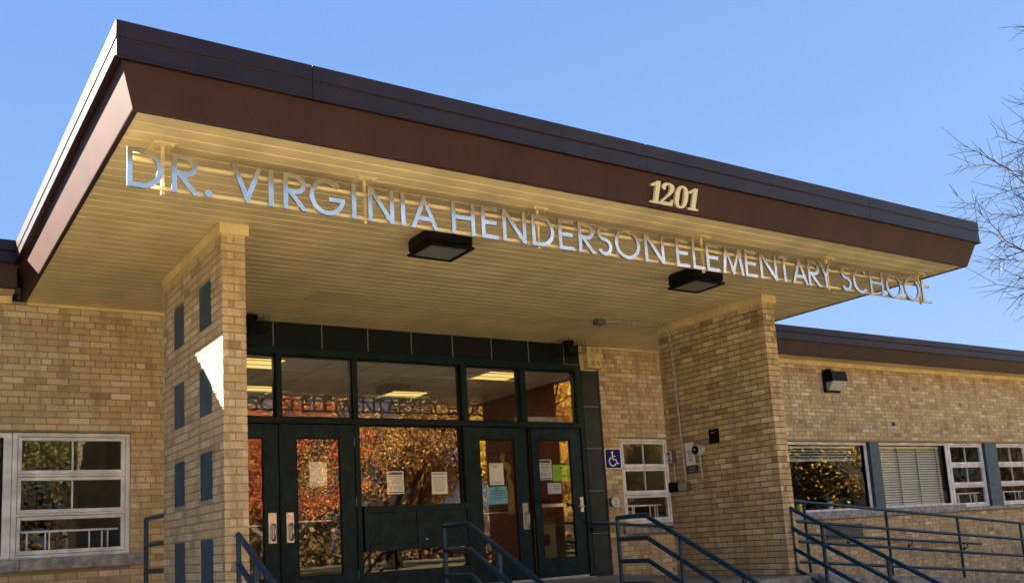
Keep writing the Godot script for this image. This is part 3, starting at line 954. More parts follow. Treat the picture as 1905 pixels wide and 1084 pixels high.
func letter_mesh(c: String, W: float) -> MB:
	var mb := MB.new()
	var H := LH
	var w := LW
	match c:
		"I": br(mb, 0, 0, W, H)
		"L":
			br(mb, 0, 0, w, H)
			br(mb, w, 0, W, w)
		"E":
			br(mb, 0, 0, w, H)
			br(mb, w, 0, W, w)
			br(mb, w, H * 0.5 - w * 0.5, W * 0.94, H * 0.5 + w * 0.5)
			br(mb, w, H - w, W, H)
		"H":
			br(mb, 0, 0, w, H)
			br(mb, W - w, 0, W, H)
			br(mb, w, H * 0.52 - w * 0.5, W - w, H * 0.52 + w * 0.5)
		"T":
			br(mb, 0, H - w, W, H)
			br(mb, W / 2 - w / 2, 0, W / 2 + w / 2, H - w)
		"N":
			var dv := w * 1.75
			br(mb, 0, 0, w, H)
			br(mb, W - w, 0, W, H)
			pc(mb, [Vector2(w, H), Vector2(w, H - dv), Vector2(W - w, 0), Vector2(W - w, dv)])
		"M":
			pc(mb, [Vector2(0, 0), Vector2(w, 0), Vector2(0.175 * W + 0.5 * w, 0.70 * H), Vector2(W / 2 - 0.3 * w, 0), Vector2(W / 2 + 0.3 * w, 0), Vector2(0.825 * W - 0.5 * w, 0.70 * H), Vector2(W - w, 0), Vector2(W, 0), Vector2(0.87 * W, H), Vector2(0.87 * W - 0.45 * w, H), Vector2(W / 2, 0.27 * H), Vector2(0.13 * W + 0.45 * w, H), Vector2(0.13 * W, H)])
		"V":
			var t := (W / 2 - 1.1 * w) / (W / 2 - 0.2 * w)
			pc(mb, [Vector2(0, H), Vector2(W / 2 - 0.2 * w, 0), Vector2(W / 2 + 0.2 * w, 0), Vector2(W, H), Vector2(W - 1.1 * w, H), Vector2(W / 2, H * (1 - t)), Vector2(1.1 * w, H)])
		"A":
			var t := (W / 2 - 1.1 * w) / (W / 2 - 0.2 * w)
			pc(mb, [Vector2(0, 0), Vector2(1.1 * w, 0), Vector2(W / 2, H * t), Vector2(W - 1.1 * w, 0), Vector2(W, 0), Vector2(W / 2 + 0.2 * w, H), Vector2(W / 2 - 0.2 * w, H)])
			var xa := func(y): return 1.1 * w + y / H * (W / 2 - 0.2 * w)
			var ya := H * 0.24
			var yb := ya + w
			pc(mb, [Vector2(xa.call(ya), ya), Vector2(W - xa.call(ya), ya), Vector2(W - xa.call(yb), yb), Vector2(xa.call(yb), yb)])
		"Y":
			pc(mb, [Vector2(0, H), Vector2(W / 2 - w / 2, 0.44 * H), Vector2(W / 2 - w / 2, 0), Vector2(W / 2 + w / 2, 0), Vector2(W / 2 + w / 2, 0.44 * H), Vector2(W, H), Vector2(W - 1.15 * w, H), Vector2(W / 2, 0.56 * H), Vector2(1.15 * w, H)])
		"D":
			var cx := W * 0.40
			br(mb, 0, 0, w, H)
			br(mb, w, 0, cx, w)
			br(mb, w, H - w, cx, H)
			arc(mb, Vector2(cx, H / 2), W - cx, H / 2, -90, 90)
		"R":
			var hb := H * 0.56
			var cx := W * 0.48
			br(mb, 0, 0, w, H)
			br(mb, w, H - hb, cx, H - hb + w)
			br(mb, w, H - w, cx, H)
			arc(mb, Vector2(cx, H - hb / 2), W * 0.93 - cx, hb / 2, -90, 90)
			pc(mb, [Vector2(w * 1.25, H - hb), Vector2(W - w * 1.3, 0), Vector2(W, 0), Vector2(w * 1.25 + w * 1.25, H - hb)])
		"O": arc(mb, Vector2(W / 2, H / 2), W / 2, H / 2 + 0.004, 0, 360)
		"C": arc(mb, Vector2(W * 0.53, H / 2), W * 0.53, H / 2 + 0.004, 42, 318)
		"G":
			arc(mb, Vector2(W / 2, H / 2), W / 2, H / 2 + 0.004, 42, 360)
			br(mb, W * 0.54, H / 2 - w, W - w * 1.05, H / 2)
		"S":
			var pts := []
			for i in 25:
				var a := deg_to_rad(lerpf(35, 270, i / 24.0))
				pts.append(Vector2(W / 2 + (W * 0.43 - w / 2) * cos(a), 0.74 * H + (0.26 * H - w / 2) * sin(a)))
			for i in range(1, 27):
				var a := deg_to_rad(lerpf(90, -152, i / 26.0))
				pts.append(Vector2(W / 2 + (W * 0.5 - w / 2) * cos(a), w / 2 + 0.24 * H + 0.24 * H * sin(a)))
			stroke(mb, pts, w)
		".":
			for i in 20:
				var a := TAU * i / 20.0
				var b := TAU * (i + 1) / 20.0
				pc(mb, [Vector2(W / 2, W / 2), Vector2(W / 2 + W / 2 * cos(a), W / 2 + W / 2 * sin(a)), Vector2(W / 2 + W / 2 * cos(b), W / 2 + W / 2 * sin(b))])
	return mb

func build_sign() -> void:
	var s := thing("school_name_sign", "long row of cut aluminium letters hung under the canopy spelling the school name", "sign", Vector3(3.75, 2.94, 4.54))
	var glyphs := "D,-.598,.220;R,-.323,.180;.,-.111,.050;V,.066,.218;I,.325,.034;R,.430,.178;G,.622,.268;I,.943,.034;N,1.072,.210;I,1.340,.034;A,1.420,.236;H,1.777,.208;E,2.047,.150;N,2.246,.226;D,2.531,.224;E,2.802,.156;R,3.008,.184;S,3.207,.164;O,3.408,.284;N,3.748,.232;E,4.126,.156;L,4.330,.150;E,4.508,.162;M,4.716,.284;E,5.022,.162;N,5.232,.240;T,5.500,.172;A,5.694,.238;R,5.940,.194;Y,6.124,.184;S,6.457,.168;C,6.658,.240;H,6.945,.230;O,7.225,.284;O,7.555,.288;L,7.885,.166"
	for g in glyphs.split(";"):
		var e := g.split(",")
		var mb := letter_mesh(e[0], float(e[2]))
		var o := put(mb, "letter", M.alu, s)
		o.position += Vector3(float(e[1]), 2.944, 4.536)
	rbox(-0.56, 8.10, 3.142, 3.166, 4.490, 4.518, "sign_bar", M.sign_bar, s, 0.002)
	rbox(-0.56, 8.10, 2.962, 2.986, 4.490, 4.518, "sign_bar", M.sign_bar, s, 0.002)
	for x in [-0.362, 1.080, 2.645, 4.532, 6.338, 7.945]:
		var h := rbox(x - 0.011, x + 0.011, 2.945, 3.276, 4.466, 4.489, "hanger", M.sign_bar, s, 0.002)
		var p := MB.new()
		p.box(Vector3(x - 0.075, 3.277, 4.40), Vector3(x + 0.075, 3.286, 4.55), 0.003)
		put(p, "ceiling_plate", M.sign_bar, h)
		var b := MB.new()
		for q in [[-0.05, 4.42], [0.05, 4.42], [-0.05, 4.53], [0.05, 4.53]]: b.cyl(Vector3(x + q[0], 3.264, q[1]), Vector3(x + q[0], 3.277, q[1]), 0.009, 0.009, 8)
		put(b, "bolts", M.trim, h)

func text(parent: Node, s: String, at: Vector3, cap: float, basis: Basis, m: Material, font := "Droid Sans", depth := 0.001, weight := 400, called := "lettering") -> MeshInstance3D:
	var t := TextMesh.new()
	var f := SystemFont.new()
	f.font_names = PackedStringArray([font])
	f.font_weight = weight
	t.font = f
	t.text = s
	t.font_size = 64
	t.pixel_size = cap / (64.0 * 0.714)
	t.depth = depth
	t.curve_step = 0.8
	var o := MeshInstance3D.new()
	o.name = called
	o.mesh = t
	o.material_override = m
	parent.add_child(o, true)
	var base := Vector3.ZERO
	if parent.get_parent() == self: base = -(parent as Node3D).position
	o.transform = Transform3D(basis, at + base)
	return o

func build_numbers() -> void:
	var a := Vector3(0, 0.252, CANOPY_FRONT - 0.036)
	var b := Vector3(0, 0.0, CANOPY_FRONT - 0.120)
	var up := (a - b).normalized()
	var n := Vector3.RIGHT.cross(up)
	var basis := Basis(Vector3.RIGHT * 1.17, up, n)
	var t := thing("house_number", "cream street number 1201 in serif digits on the brown fascia", "house number", Vector3(3.73, 3.3, 4.97))
	var xs := [3.520, 3.648, 3.808, 3.950]
	for i in 4:
		text(t, "1201"[i], Vector3(xs[i], SOFFIT + 0.112, 0) + Vector3(0, 0, b.z) + Vector3(0, 0, 0.112 / 3.0) + n * 0.014, 0.185, basis, M.number, "Droid Serif", 0.024, 700, "digit")

# ---------- fixtures ----------
func flood(x0: float, x1: float, label: String) -> void:
	var z0 := 3.35
	var z1 := 3.765
	var t := thing("soffit_floodlight", label, "floodlight", Vector3((x0 + x1) / 2, SOFFIT, 3.55), "black box lights under the canopy")
	rbox(x0, x1, 3.15, 3.275, z0, z1, "housing", M.black, t, 0.02)
	rbox(x0 + 0.02, x1 - 0.02, 3.2755, SOFFIT - 0.002, z0 + 0.02, z1 - 0.02, "mounting_plate", M.black, t, 0.002)
	var f := MB.new()
	for b in [[x0 - 0.006, x1 + 0.006, z0 - 0.006, z0 + 0.035], [x0 - 0.006, x1 + 0.006, z1 - 0.035, z1 + 0.006], [x0 - 0.006, x0 + 0.035, z0 + 0.035, z1 - 0.035], [x1 - 0.035, x1 + 0.006, z0 + 0.035, z1 - 0.035]]:
		f.box(Vector3(b[0], 3.122, b[2]), Vector3(b[1], 3.149, b[3]), 0.008)
	var fr := put(f, "lens_frame", M.black, t)
	rbox(x0 + 0.036, x1 - 0.036, 3.132, 3.145, z0 + 0.036, z1 - 0.036, "lens", M.lens, fr, 0.001)
	for x in [lerpf(x0, x1, 0.22), lerpf(x0, x1, 0.8)]: rbox(x - 0.012, x + 0.012, 3.13, 3.185, z1 + 0.001, z1 + 0.014, "latch", M.black, t, 0.003)

func caged(x0: float, x1: float, label: String) -> void:
	var t := thing("caged_speaker", label, "speaker", Vector3((x0 + x1) / 2, 3.28, 0.2), "caged black fittings above the doors")
	var z0 := 0.03
	var z1 := 0.36
	var y0 := 3.10
	var c := MB.new()
	for k in 6:
		var x := lerpf(x0, x1, k / 5.0)
		c.tube([Vector3(x, 3.284, z1), Vector3(x, y0, z1), Vector3(x, y0, z0)], 0.0025, 5)
		var z := lerpf(z0, z1, k / 5.0)
		for s in [x0, x1]: c.tube([Vector3(s, 3.284, z), Vector3(s, y0, z)], 0.0025, 5)
		c.tube([Vector3(x0, y0, z), Vector3(x1, y0, z)], 0.0025, 5)
	for k in 4:
		var y := lerpf(y0, 3.284, k / 3.0)
		c.tube([Vector3(x0, y, z0), Vector3(x0, y, z1), Vector3(x1, y, z1), Vector3(x1, y, z0)], 0.0028, 5)
	put(c, "wire_cage", M.black, t, "stuff")
	var mx := (x0 + x1) / 2
	var b := MB.new()
	b.tube([Vector3(mx, 3.284, 0.2), Vector3(mx, 3.25, 0.2), Vector3(mx, 3.20, 0.2), Vector3(mx, 3.165, 0.2), Vector3(mx, 3.14, 0.2)], [0.085, 0.082, 0.062, 0.025, 0.022], 24)
	put(b, "horn", M.black, t)
	var l := MB.new()
	l.tube([Vector3(mx, 3.14, 0.2), Vector3(mx, 3.125, 0.2), Vector3(mx, 3.118, 0.2)], [0.05, 0.045, 0.02], 20)
	put(l, "driver", M.black, t)

func pipe(t: Node, pts: Array, r: float, called: String, m: Material) -> MeshInstance3D:
	var mb := MB.new()
	mb.tube(pts, r, 12)
	return put(mb, called, m, t)

func bend(a: Vector3, c: Vector3, b: Vector3, r: float, n := 7) -> Array:
	var u := (a - c).normalized()
	var v := (b - c).normalized()
	var res := []
	for i in n + 1:
		var t := float(i) / n
		res.append((c + u * r).lerp(c, t).lerp(c.lerp(c + v * r, t), t))
	return res

func build_fixtures() -> void:
	flood(2.015, 2.455, "black soffit floodlight nearer the left pier, under the letters IA H")
	flood(5.125, 5.56, "black soffit floodlight nearer the right pier, under the letters ELE")
	caged(1.47, 1.80, "black horn speaker in a wire cage beside the left pier above the doors")
	caged(5.96, 6.30, "black horn speaker in a wire cage above the right end of the entrance glazing")
	# beige speaker plate
	var sp := thing("wall_speaker", "beige wall speaker box with four louvred squares at the top right of the doors", "speaker", Vector3(6.66, 3.1, 0.05))
	rbox(6.53, 6.795, 2.945, 3.262, -0.01, 0.10, "box", M.cream_plate, sp, 0.006)
	for q in [[6.602, 3.175], [6.695, 3.175], [6.602, 2.995], [6.695, 2.995]]:
		for k in 5: rbox(q[0], q[0] + 0.055, q[1] - 0.006 + k * 0.0125, q[1] - 0.0005 + k * 0.0125, 0.098, 0.1015, "louvre", M.dark_slot, sp, 0.0)
	# blue accessibility sign
	var ac := thing("accessible_sign", "blue and white wheelchair access sign on the brick beside the doors", "sign", Vector3(6.93, 1.65, 0.02))
	var rr := func(x0, x1, y0, y1, r):
		var p := PackedVector2Array()
		for c in [[x1 - r, y0 + r, -90], [x1 - r, y1 - r, 0], [x0 + r, y1 - r, 90], [x0 + r, y0 + r, 180]]:
			for k in 6:
				var a := deg_to_rad(c[2] + k * 18.0)
				p.append(Vector2(c[0] + r * cos(a), c[1] + r * sin(a)))
		return p
	var q := MB.new()
	q.prism(rr.call(6.788, 7.086, 1.512, 1.806, 0.03), Vector3(0, 0, 0.006), Vector3.RIGHT, Vector3.UP, Vector3(0, 0, 0.004))
	put(q, "border", M.sign_white, ac)
	q = MB.new()
	q.prism(rr.call(6.800, 7.074, 1.524, 1.794, 0.022), Vector3(0, 0, 0.0102), Vector3.RIGHT, Vector3.UP, Vector3(0, 0, 0.001))
	put(q, "blue_field", M.sign_blue, ac)
	q = MB.new()
	q.xf = Transform3D(Basis(), Vector3(6.925, 1.545, 0.0114))
	for i in 18:
		var a := TAU * i / 18.0
		var b := TAU * (i + 1) / 18.0
		pc(q, [Vector2(0.0, 0.205), Vector2(0.018 * cos(a), 0.205 + 0.018 * sin(a)), Vector2(0.018 * cos(b), 0.205 + 0.018 * sin(b))], 0.001)
	stroke(q, [Vector2(-0.002, 0.186), Vector2(0.004, 0.105)], 0.021, 0.001)
	stroke(q, [Vector2(0.0105, 0.149), Vector2(0.052, 0.149)], 0.014, 0.001)
	stroke(q, [Vector2(0.004, 0.103), Vector2(0.058, 0.100), Vector2(0.082, 0.040), Vector2(0.108, 0.048)], 0.017, 0.001)
	arc(q, Vector2(0.0, 0.075), 0.072, 0.072, 118, 335, 0.017, 0.001)
	put(q, "wheelchair_symbol", M.sign_white, ac)
	# push plate
	var pb := thing("door_push_button", "round white wheelchair push button on a dark box beside the doors", "button", Vector3(6.87, 1.04, 0.05))
	rbox(6.815, 6.925, 0.985, 1.095, -0.01, 0.055, "box", M.black, pb, 0.006)
	q = MB.new()
	q.cyl(Vector3(6.868, 1.04, 0.055), Vector3(6.868, 1.04, 0.082), 0.074, 0.070, 32)
	put(q, "plate", M.white_plastic, pb)
	q = MB.new()
	q.xf = Transform3D(Basis.from_scale(Vector3(0.38, 0.38, 1)), Vector3(6.862, 1.035, 0.0825))
	stroke(q, [Vector2(-0.002, 0.120), Vector2(0.004, 0.075)], 0.016, 0.001)
	stroke(q, [Vector2(0.004, 0.078), Vector2(0.048, 0.072), Vector2(0.070, 0.012)], 0.014, 0.001)
	arc(q, Vector2(0.0, 0.050), 0.058, 0.058, 118, 335, 0.014, 0.001)
	arc(q, Vector2(0.0, 0.142), 0.016, 0.016, 0, 360, 0.0159, 0.001)
	put(q, "wheelchair_symbol", M.ink, pb)
	rbox(6.838, 6.898, 1.008, 1.014, 0.0825, 0.0832, "lettering", M.ink, pb, 0.0)
	rbox(6.846, 6.892, 0.996, 1.002, 0.0825, 0.0832, "lettering", M.ink, pb, 0.0)
	# conduit run from the soffit box down the right pier
	var x := 6.8222
	var co := thing("electrical_conduit", "grey steel conduit from a soffit box down the inner face of the right pier", "conduit", Vector3(6.5, 3.25, 1.45))
	rbox(5.66, 5.79, 3.215, SOFFIT - 0.002, 1.36, 1.48, "junction_box", M.grey_box, co, 0.006)
	var path := [Vector3(5.79, 3.262, 1.44)]
	path.append_array(bend(Vector3(6, 3.262, 1.50), Vector3(x - 0.018, 3.262, 1.53), Vector3(x - 0.018, 2, 1.555), 0.22))
	path.append(Vector3(x - 0.018, 1.19, 1.60))
	pipe(co, path, 0.0155, "conduit", M.galv)
	for p in [[6.0, 1.456], [6.22, 1.478]]: rbox(p[0] - 0.012, p[0] + 0.012, 3.243, SOFFIT - 0.001, p[1] - 0.03, p[1] + 0.03, "strap", M.galv, co, 0.002)
	for y in [2.95, 1.62]: rbox(x - 0.034, x, y - 0.012, y + 0.012, 1.535 + (2.95 - y) * 0.022, 1.60 + (2.95 - y) * 0.022, "strap", M.galv, co, 0.002)
	rbox(x - 0.08, x, 1.075, 1.19, 1.50, 1.665, "junction_box", M.grey_box, co, 0.006)
	rbox(x - 0.086, x - 0.08, 1.085, 1.18, 1.51, 1.655, "box_cover", M.galv, co, 0.002)
	var bl := thing("black_outlet_box", "small black outlet box low on the right pier with conduit up to the intercom", "box", Vector3(x - 0.04, 1.14, 1.38))
	rbox(x - 0.075, x, 1.08, 1.205, 1.32, 1.455, "box", M.black, bl, 0.006)
	pipe(bl, [Vector3(x - 0.02, 1.205, 1.405), Vector3(x - 0.02, 1.455, 1.405)], 0.0115, "conduit", M.galv)
	var ic := thing("intercom", "grey intercom box with white face and buttons on the right pier's inner edge", "intercom", Vector3(x - 0.04, 1.53, 1.39))
	rbox(x - 0.085, x, 1.455, 1.605, 1.35, 1.445, "box", M.grey_box, ic, 0.005)
	rbox(x - 0.092, x - 0.085, 1.452, 1.608, 1.347, 1.448, "face_plate", M.white_plastic, ic, 0.002)
	for e in [[1.575, 0.02], [1.53, 0.012], [1.495, 0.012]]:
		q = MB.new()
		q.cyl(Vector3(x - 0.092, e[0], 1.40), Vector3(x - 0.098, e[0], 1.40), e[1], e[1], 16)
		put(q, "button", M.ink, ic)
	# security camera on its bent arm
	var ca := thing("security_camera", "round white security camera with black lens on a bent conduit arm", "camera", Vector3(6.74, 1.57, 1.85))
	q = MB.new()
	q.tube([Vector3(6.695, 1.566, 1.93), Vector3(6.702, 1.566, 1.93), Vector3(6.790, 1.566, 1.93), Vector3(6.806, 1.566, 1.93)], [0.066, 0.072, 0.072, 0.058], 28)
	put(q, "body", M.white_plastic, ca)
	q = MB.new()
	q.cyl(Vector3(6.696, 1.566, 1.93), Vector3(6.684, 1.566, 1.93), 0.058, 0.052, 28)
	put(q, "lens", M.black, ca)
	q = MB.new()
	q.cyl(Vector3(6.684, 1.566, 1.93), Vector3(6.677, 1.566, 1.93), 0.022, 0.019, 20)
	put(q, "lens_glass", M.lens, ca)
	q = MB.new()
	q.cyl(Vector3(6.806, 1.566, 1.93), Vector3(x, 1.566, 1.93), 0.034, 0.040, 16)
	put(q, "bracket", M.white_plastic, ca)
	var arm := [Vector3(6.765, 1.500, 1.93), Vector3(6.772, 1.40, 1.925)]
	arm.append_array(bend(Vector3(6.79, 1.30, 1.92), Vector3(6.80, 1.13, 1.91), Vector3(6.80, 1.12, 1.66), 0.14))
	arm.append(Vector3(6.80, 1.125, 1.666))
	pipe(ca, arm, 0.0125, "conduit_arm", M.galv)
	# notices on the pier
	var fb := Basis(Vector3.UP, -PI / 2)
	var no := thing("bell_notice", "tall white paper notice with an arrow on the pier behind the camera", "notice", Vector3(x - 0.01, 1.53, 1.705))
	rbox(x - 0.008, x - 0.002, 1.397, 1.690, 1.628, 1.785, "sheet", M.sign_white, no, 0.001)
	var rows := ["Ring for", "MSCR", "after", "School"]
	for i in 4: text(no, rows[i], Vector3(x - 0.0088, 1.575 - i * 0.034, 1.712), 0.021, fb, M.ink, "Droid Sans", 0.001, 700)
	var arw := MB.new()
	arw.xf = Transform3D(fb, Vector3(x - 0.0085, 1.452, 1.712))
	pc(arw, [Vector2(-0.026, 0), Vector2(-0.008, 0.011), Vector2(-0.008, 0.004), Vector2(0.026, 0.004), Vector2(0.026, -0.004), Vector2(-0.008, -0.004), Vector2(-0.008, -0.011)], 0.001)
	put(arw, "arrow", M.ink, no)
	var bn := thing("blue_notice", "small dark blue notice under the white paper notice on the pier", "notice", Vector3(x - 0.01, 1.345, 1.73))
	rbox(x - 0.010, x - 0.002, 1.300, 1.393, 1.632, 1.828, "plate", M.navy, bn, 0.001)
	for k in 4:
		rbox(x - 0.0112, x - 0.0102, 1.318 + k * 0.018, 1.324 + k * 0.018, 1.655 + 0.01 * (k % 2), 1.80 - 0.012 * (k % 3), "print_line", M.galv, bn, 0.0)
	var rd := thing("door_reader", "black door reader plate with small red marks on the right pier", "card reader", Vector3(x - 0.01, 1.71, 2.16))
	rbox(x - 0.018, x - 0.002, 1.622, 1.803, 2.073, 2.247, "plate", M.black, rd, 0.008)
	for k in 3: rbox(x - 0.0195, x - 0.0182, 1.752, 1.768, 2.125 + k * 0.023, 2.142 + k * 0.023, "red_mark", M.red_ink, rd, 0.0)
	# wall pack on the right wing
	var wp := thing("wall_pack_light", "black wall pack light with ribbed lens high on the right wing", "wall light", Vector3(11.9, 2.95, 0.1))
	rbox(11.74, 12.16, 2.79, 3.175, 0.0, 0.06, "back_box", M.black, wp, 0.02)
	q = MB.new()
	q.prism(PackedVector2Array([Vector2(0.06, 2.965), Vector2(0.06, 3.16), Vector2(0.20, 3.135), Vector2(0.225, 2.965)]), Vector3(11.75, 0, 0), Vector3(0, 0, 1), Vector3.UP, Vector3(0.40, 0, 0))
	put(q, "hood", M.black, wp)
	q = MB.new()
	for k in 8:
		var z := lerpf(0.215, 0.10, k / 8.0)
		var z2 := lerpf(0.215, 0.10, (k + 1) / 8.0)
		var y := lerpf(2.963, 2.815, k / 8.0)
		var y2 := lerpf(2.963, 2.815, (k + 1) / 8.0)
		q.prism(PackedVector2Array([Vector2(0.061, y2 + 0.001), Vector2(0.061, y), Vector2(z, y), Vector2(z2 + 0.008, y2 + 0.001)]), Vector3(11.765, 0, 0), Vector3(0, 0, 1), Vector3.UP, Vector3(0.37, 0, 0))
	put(q, "lens", M.lamp_lens, wp)
	q = MB.new()
	for k in 4: q.box(Vector3(11.84 + k * 0.03, 3.176, 0.01), Vector3(11.86 + k * 0.03, 3.20, 0.06), 0.004)
	put(q, "photocell", M.black, wp)
	build_notices()

# ---------- paper notices behind the glass ----------
func paper_texture(bg: Color, ink: Color, rows: Array, seed_: int, w := 120, h := 156) -> ImageTexture:
	var im := Image.create_empty(w, h, false, Image.FORMAT_RGBA8)
	im.fill(bg)
	var r := RandomNumberGenerator.new()
	r.seed = seed_
	for row in rows:                                    # [y, height, x0, x1, kind]
		var x := int(row[2] * w)
		var e := int(row[3] * w)
		if row[4] == 1:
			im.fill_rect(Rect2i(x, int(row[0] * h), e - x, int(row[1] * h)), ink)
			continue
		while x < e:
			var k := r.randi_range(2, 6)
			im.fill_rect(Rect2i(x, int(row[0] * h), mini(k, e - x), maxi(1, int(row[1] * h))), ink.lerp(bg, r.randf_range(0.0, 0.35)))
			x += k + r.randi_range(1, 2)
	im.generate_mipmaps()
	return ImageTexture.create_from_image(im)

func notice(x0: float, x1: float, y0: float, y1: float, tex: Texture2D, label: String, tilt := 0.0) -> void:
	var t := thing("paper_notice", label, "notice", Vector3((x0 + x1) / 2, y0, -0.08), "paper notices taped inside the entrance glass")
	var m := StandardMaterial3D.new()
	m.albedo_texture = tex
	m.roughness = 0.6
	var mb := MB.new()
	var z := -0.0665
	var c := Vector3((x0 + x1) / 2, (y0 + y1) / 2, 0)
	mb.xf = Transform3D(Basis(Vector3.BACK, tilt), c) * Transform3D(Basis(), -c)
	mb.quad(Vector3(x0, y0, z), Vector3(x1, y0, z), Vector3(x1, y1, z), Vector3(x0, y1, z))
	mb.uv = PackedVector2Array([Vector2(0, 1), Vector2(1, 0), Vector2(1, 1), Vector2(0, 1), Vector2(0, 0), Vector2(1, 0)])
	put(mb, "printed_face", m, t)
	var b := MB.new()
	b.xf = mb.xf
	b.box(Vector3(x0 - 0.004, y0 - 0.004, z - 0.0022), Vector3(x1 + 0.004, y1 + 0.004, z - 0.0006))
	put(b, "sleeve", M.sleeve, t)

func build_notices() -> void:
	var ink := Color(0.12, 0.12, 0.13)
	var cream := Color(0.95, 0.94, 0.89)
	var lines := func(y0, n, gap, x0, x1): 
		var l := []
		for i in n: l.append([y0 + i * gap, 0.018, x0 + 0.04 * (i % 2), x1 - 0.05 * (i % 3), 0])
		return l
	var a := [[0.05, 0.025, 0.08, 0.9, 0], [0.10, 0.02, 0.08, 0.4, 0], [0.15, 0.03, 0.08, 0.55, 0]]
	a.append_array(lines.call(0.82, 4, 0.035, 0.1, 0.9))
	notice(2.403, 2.617, 1.362, 1.640, paper_texture(cream, ink, a, 1), "large cream notice on the glass of the left door")
	var b := [[0.04, 0.11, 0.07, 0.93, 1], [0.20, 0.035, 0.12, 0.88, 0], [0.92, 0.04, 0.06, 0.94, 1]]
	b.append_array(lines.call(0.30, 4, 0.04, 0.16, 0.86))
	b.append_array(lines.call(0.49, 2, 0.04, 0.25, 0.8))
	for k in 3: b.append_array(lines.call(0.66, 6, 0.033, 0.10 + k * 0.29, 0.32 + k * 0.29))
	notice(3.398, 3.624, 1.246, 1.522, paper_texture(cream, Color(0.16, 0.2, 0.2), b, 2), "white notice with dark header at the middle of the centre window")
	var c := [[0.05, 0.08, 0.08, 0.9, 0], [0.22, 0.05, 0.14, 0.86, 0]]
	c.append_array(lines.call(0.33, 14, 0.042, 0.12, 0.88))
	notice(4.020, 4.243, 1.230, 1.506, paper_texture(cream, Color(0.45, 0.46, 0.44), c, 3), "pale grey printed notice at the right of the centre window")
	var d := [[0.05, 0.03, 0.1, 0.88, 0], [0.14, 0.05, 0.3, 0.6, 0]]
	d.append_array(lines.call(0.84, 3, 0.04, 0.1, 0.9))
	notice(4.885, 5.105, 1.328, 1.612, paper_texture(cream, ink, d, 4), "cream notice above the light blue sheet on the third door")
	var e := [[0.07, 0.08, 0.36, 0.62, 0], [0.21, 0.08, 0.18, 0.84, 0], [0.35, 0.08, 0.12, 0.92, 0], [0.49, 0.06, 0.28, 0.74, 0], [0.62, 0.05, 0.12, 0.9, 0], [0.74, 0.04, 0.24, 0.72, 0]]
	notice(4.845, 5.143, 1.078, 1.303, paper_texture(Color(0.42, 0.72, 0.80), Color(0.08, 0.25, 0.38), e, 5, 150, 116), "light blue notice below the cream one on the third door", 0.02)
	var f := [[0.04, 0.11, 0.07, 0.93, 1], [0.20, 0.035, 0.12, 0.88, 0], [0.92, 0.05, 0.06, 0.94, 1]]
	f.append_array(lines.call(0.31, 4, 0.04, 0.16, 0.86))
	f.append_array(lines.call(0.50, 2, 0.045, 0.25, 0.8))
	for k in 3: f.append_array(lines.call(0.66, 6, 0.033, 0.10 + k * 0.29, 0.32 + k * 0.29))
	notice(5.680, 5.898, 1.380, 1.657, paper_texture(Color(0.80, 0.80, 0.80), Color(0.10, 0.10, 0.14), f, 6), "white notice with black header on the right-hand door")
	var g := [[0.12, 0.12, 0.42, 0.58, 1], [0.40, 0.06, 0.08, 0.66, 0], [0.52, 0.04, 0.08, 0.5, 0], [0.66, 0.05, 0.10, 0.8, 0]]
	notice(5.915, 6.203, 1.363, 1.583, paper_texture(Color(0.56, 0.80, 0.12), Color(0.2, 0.32, 0.05), g, 7, 150, 116), "bright lime green notice on the right-hand door")
	var h := [[0.22, 0.10, 0.42, 0.9, 0], [0.48, 0.06, 0.45, 0.88, 0], [0.62, 0.06, 0.45, 0.8, 0]]
	notice(5.812, 6.036, 1.192, 1.334, paper_texture(Color(0.80, 0.80, 0.80), Color(0.18, 0.18, 0.2), h, 8, 150, 96), "small white card under the lime green notice on the right-hand door")


# ---------- rails ----------
func rail_pipe(t: Node, pts: Array, r: float, called: String) -> void:
	pipe(t, pts, r, called, M.rail_blue)

const SLOPE := -0.482
func stair_rail(x: float, start: float, knee: float, label: String) -> void:
	var t := thing("handrail", label, "handrail", Vector3(x, 0, 3.6), "blue pipe handrails of the entrance steps")
	var foot := 5.16
	var at := func(y, z): return Vector3(x, y + (SLOPE * (z - knee) if z > knee else 0.0), z)
	var ys := [0.758, 0.530, 0.296, 0.062]
	for i in 4:
		var pts := []
		if knee > start + 0.05: pts.append(at.call(ys[i], start))
		pts.append(at.call(ys[i], maxf(knee, start)))
		pts.append(at.call(ys[i], foot))
		rail_pipe(t, pts, 0.0235, "top_rail" if i == 0 else "rail")
	var posts := [start, 3.555, 4.36, foot]
	for z in posts:
		var fl := 0.0
		if z > 3.3: fl = -0.165 * ceilf((z - 3.34) / 0.34)
		var low: float = maxf(-0.995, fl) if z != start else 0.06
		rail_pipe(t, [at.call(ys[0], z), Vector3(x, low, z)], 0.0225, "post")

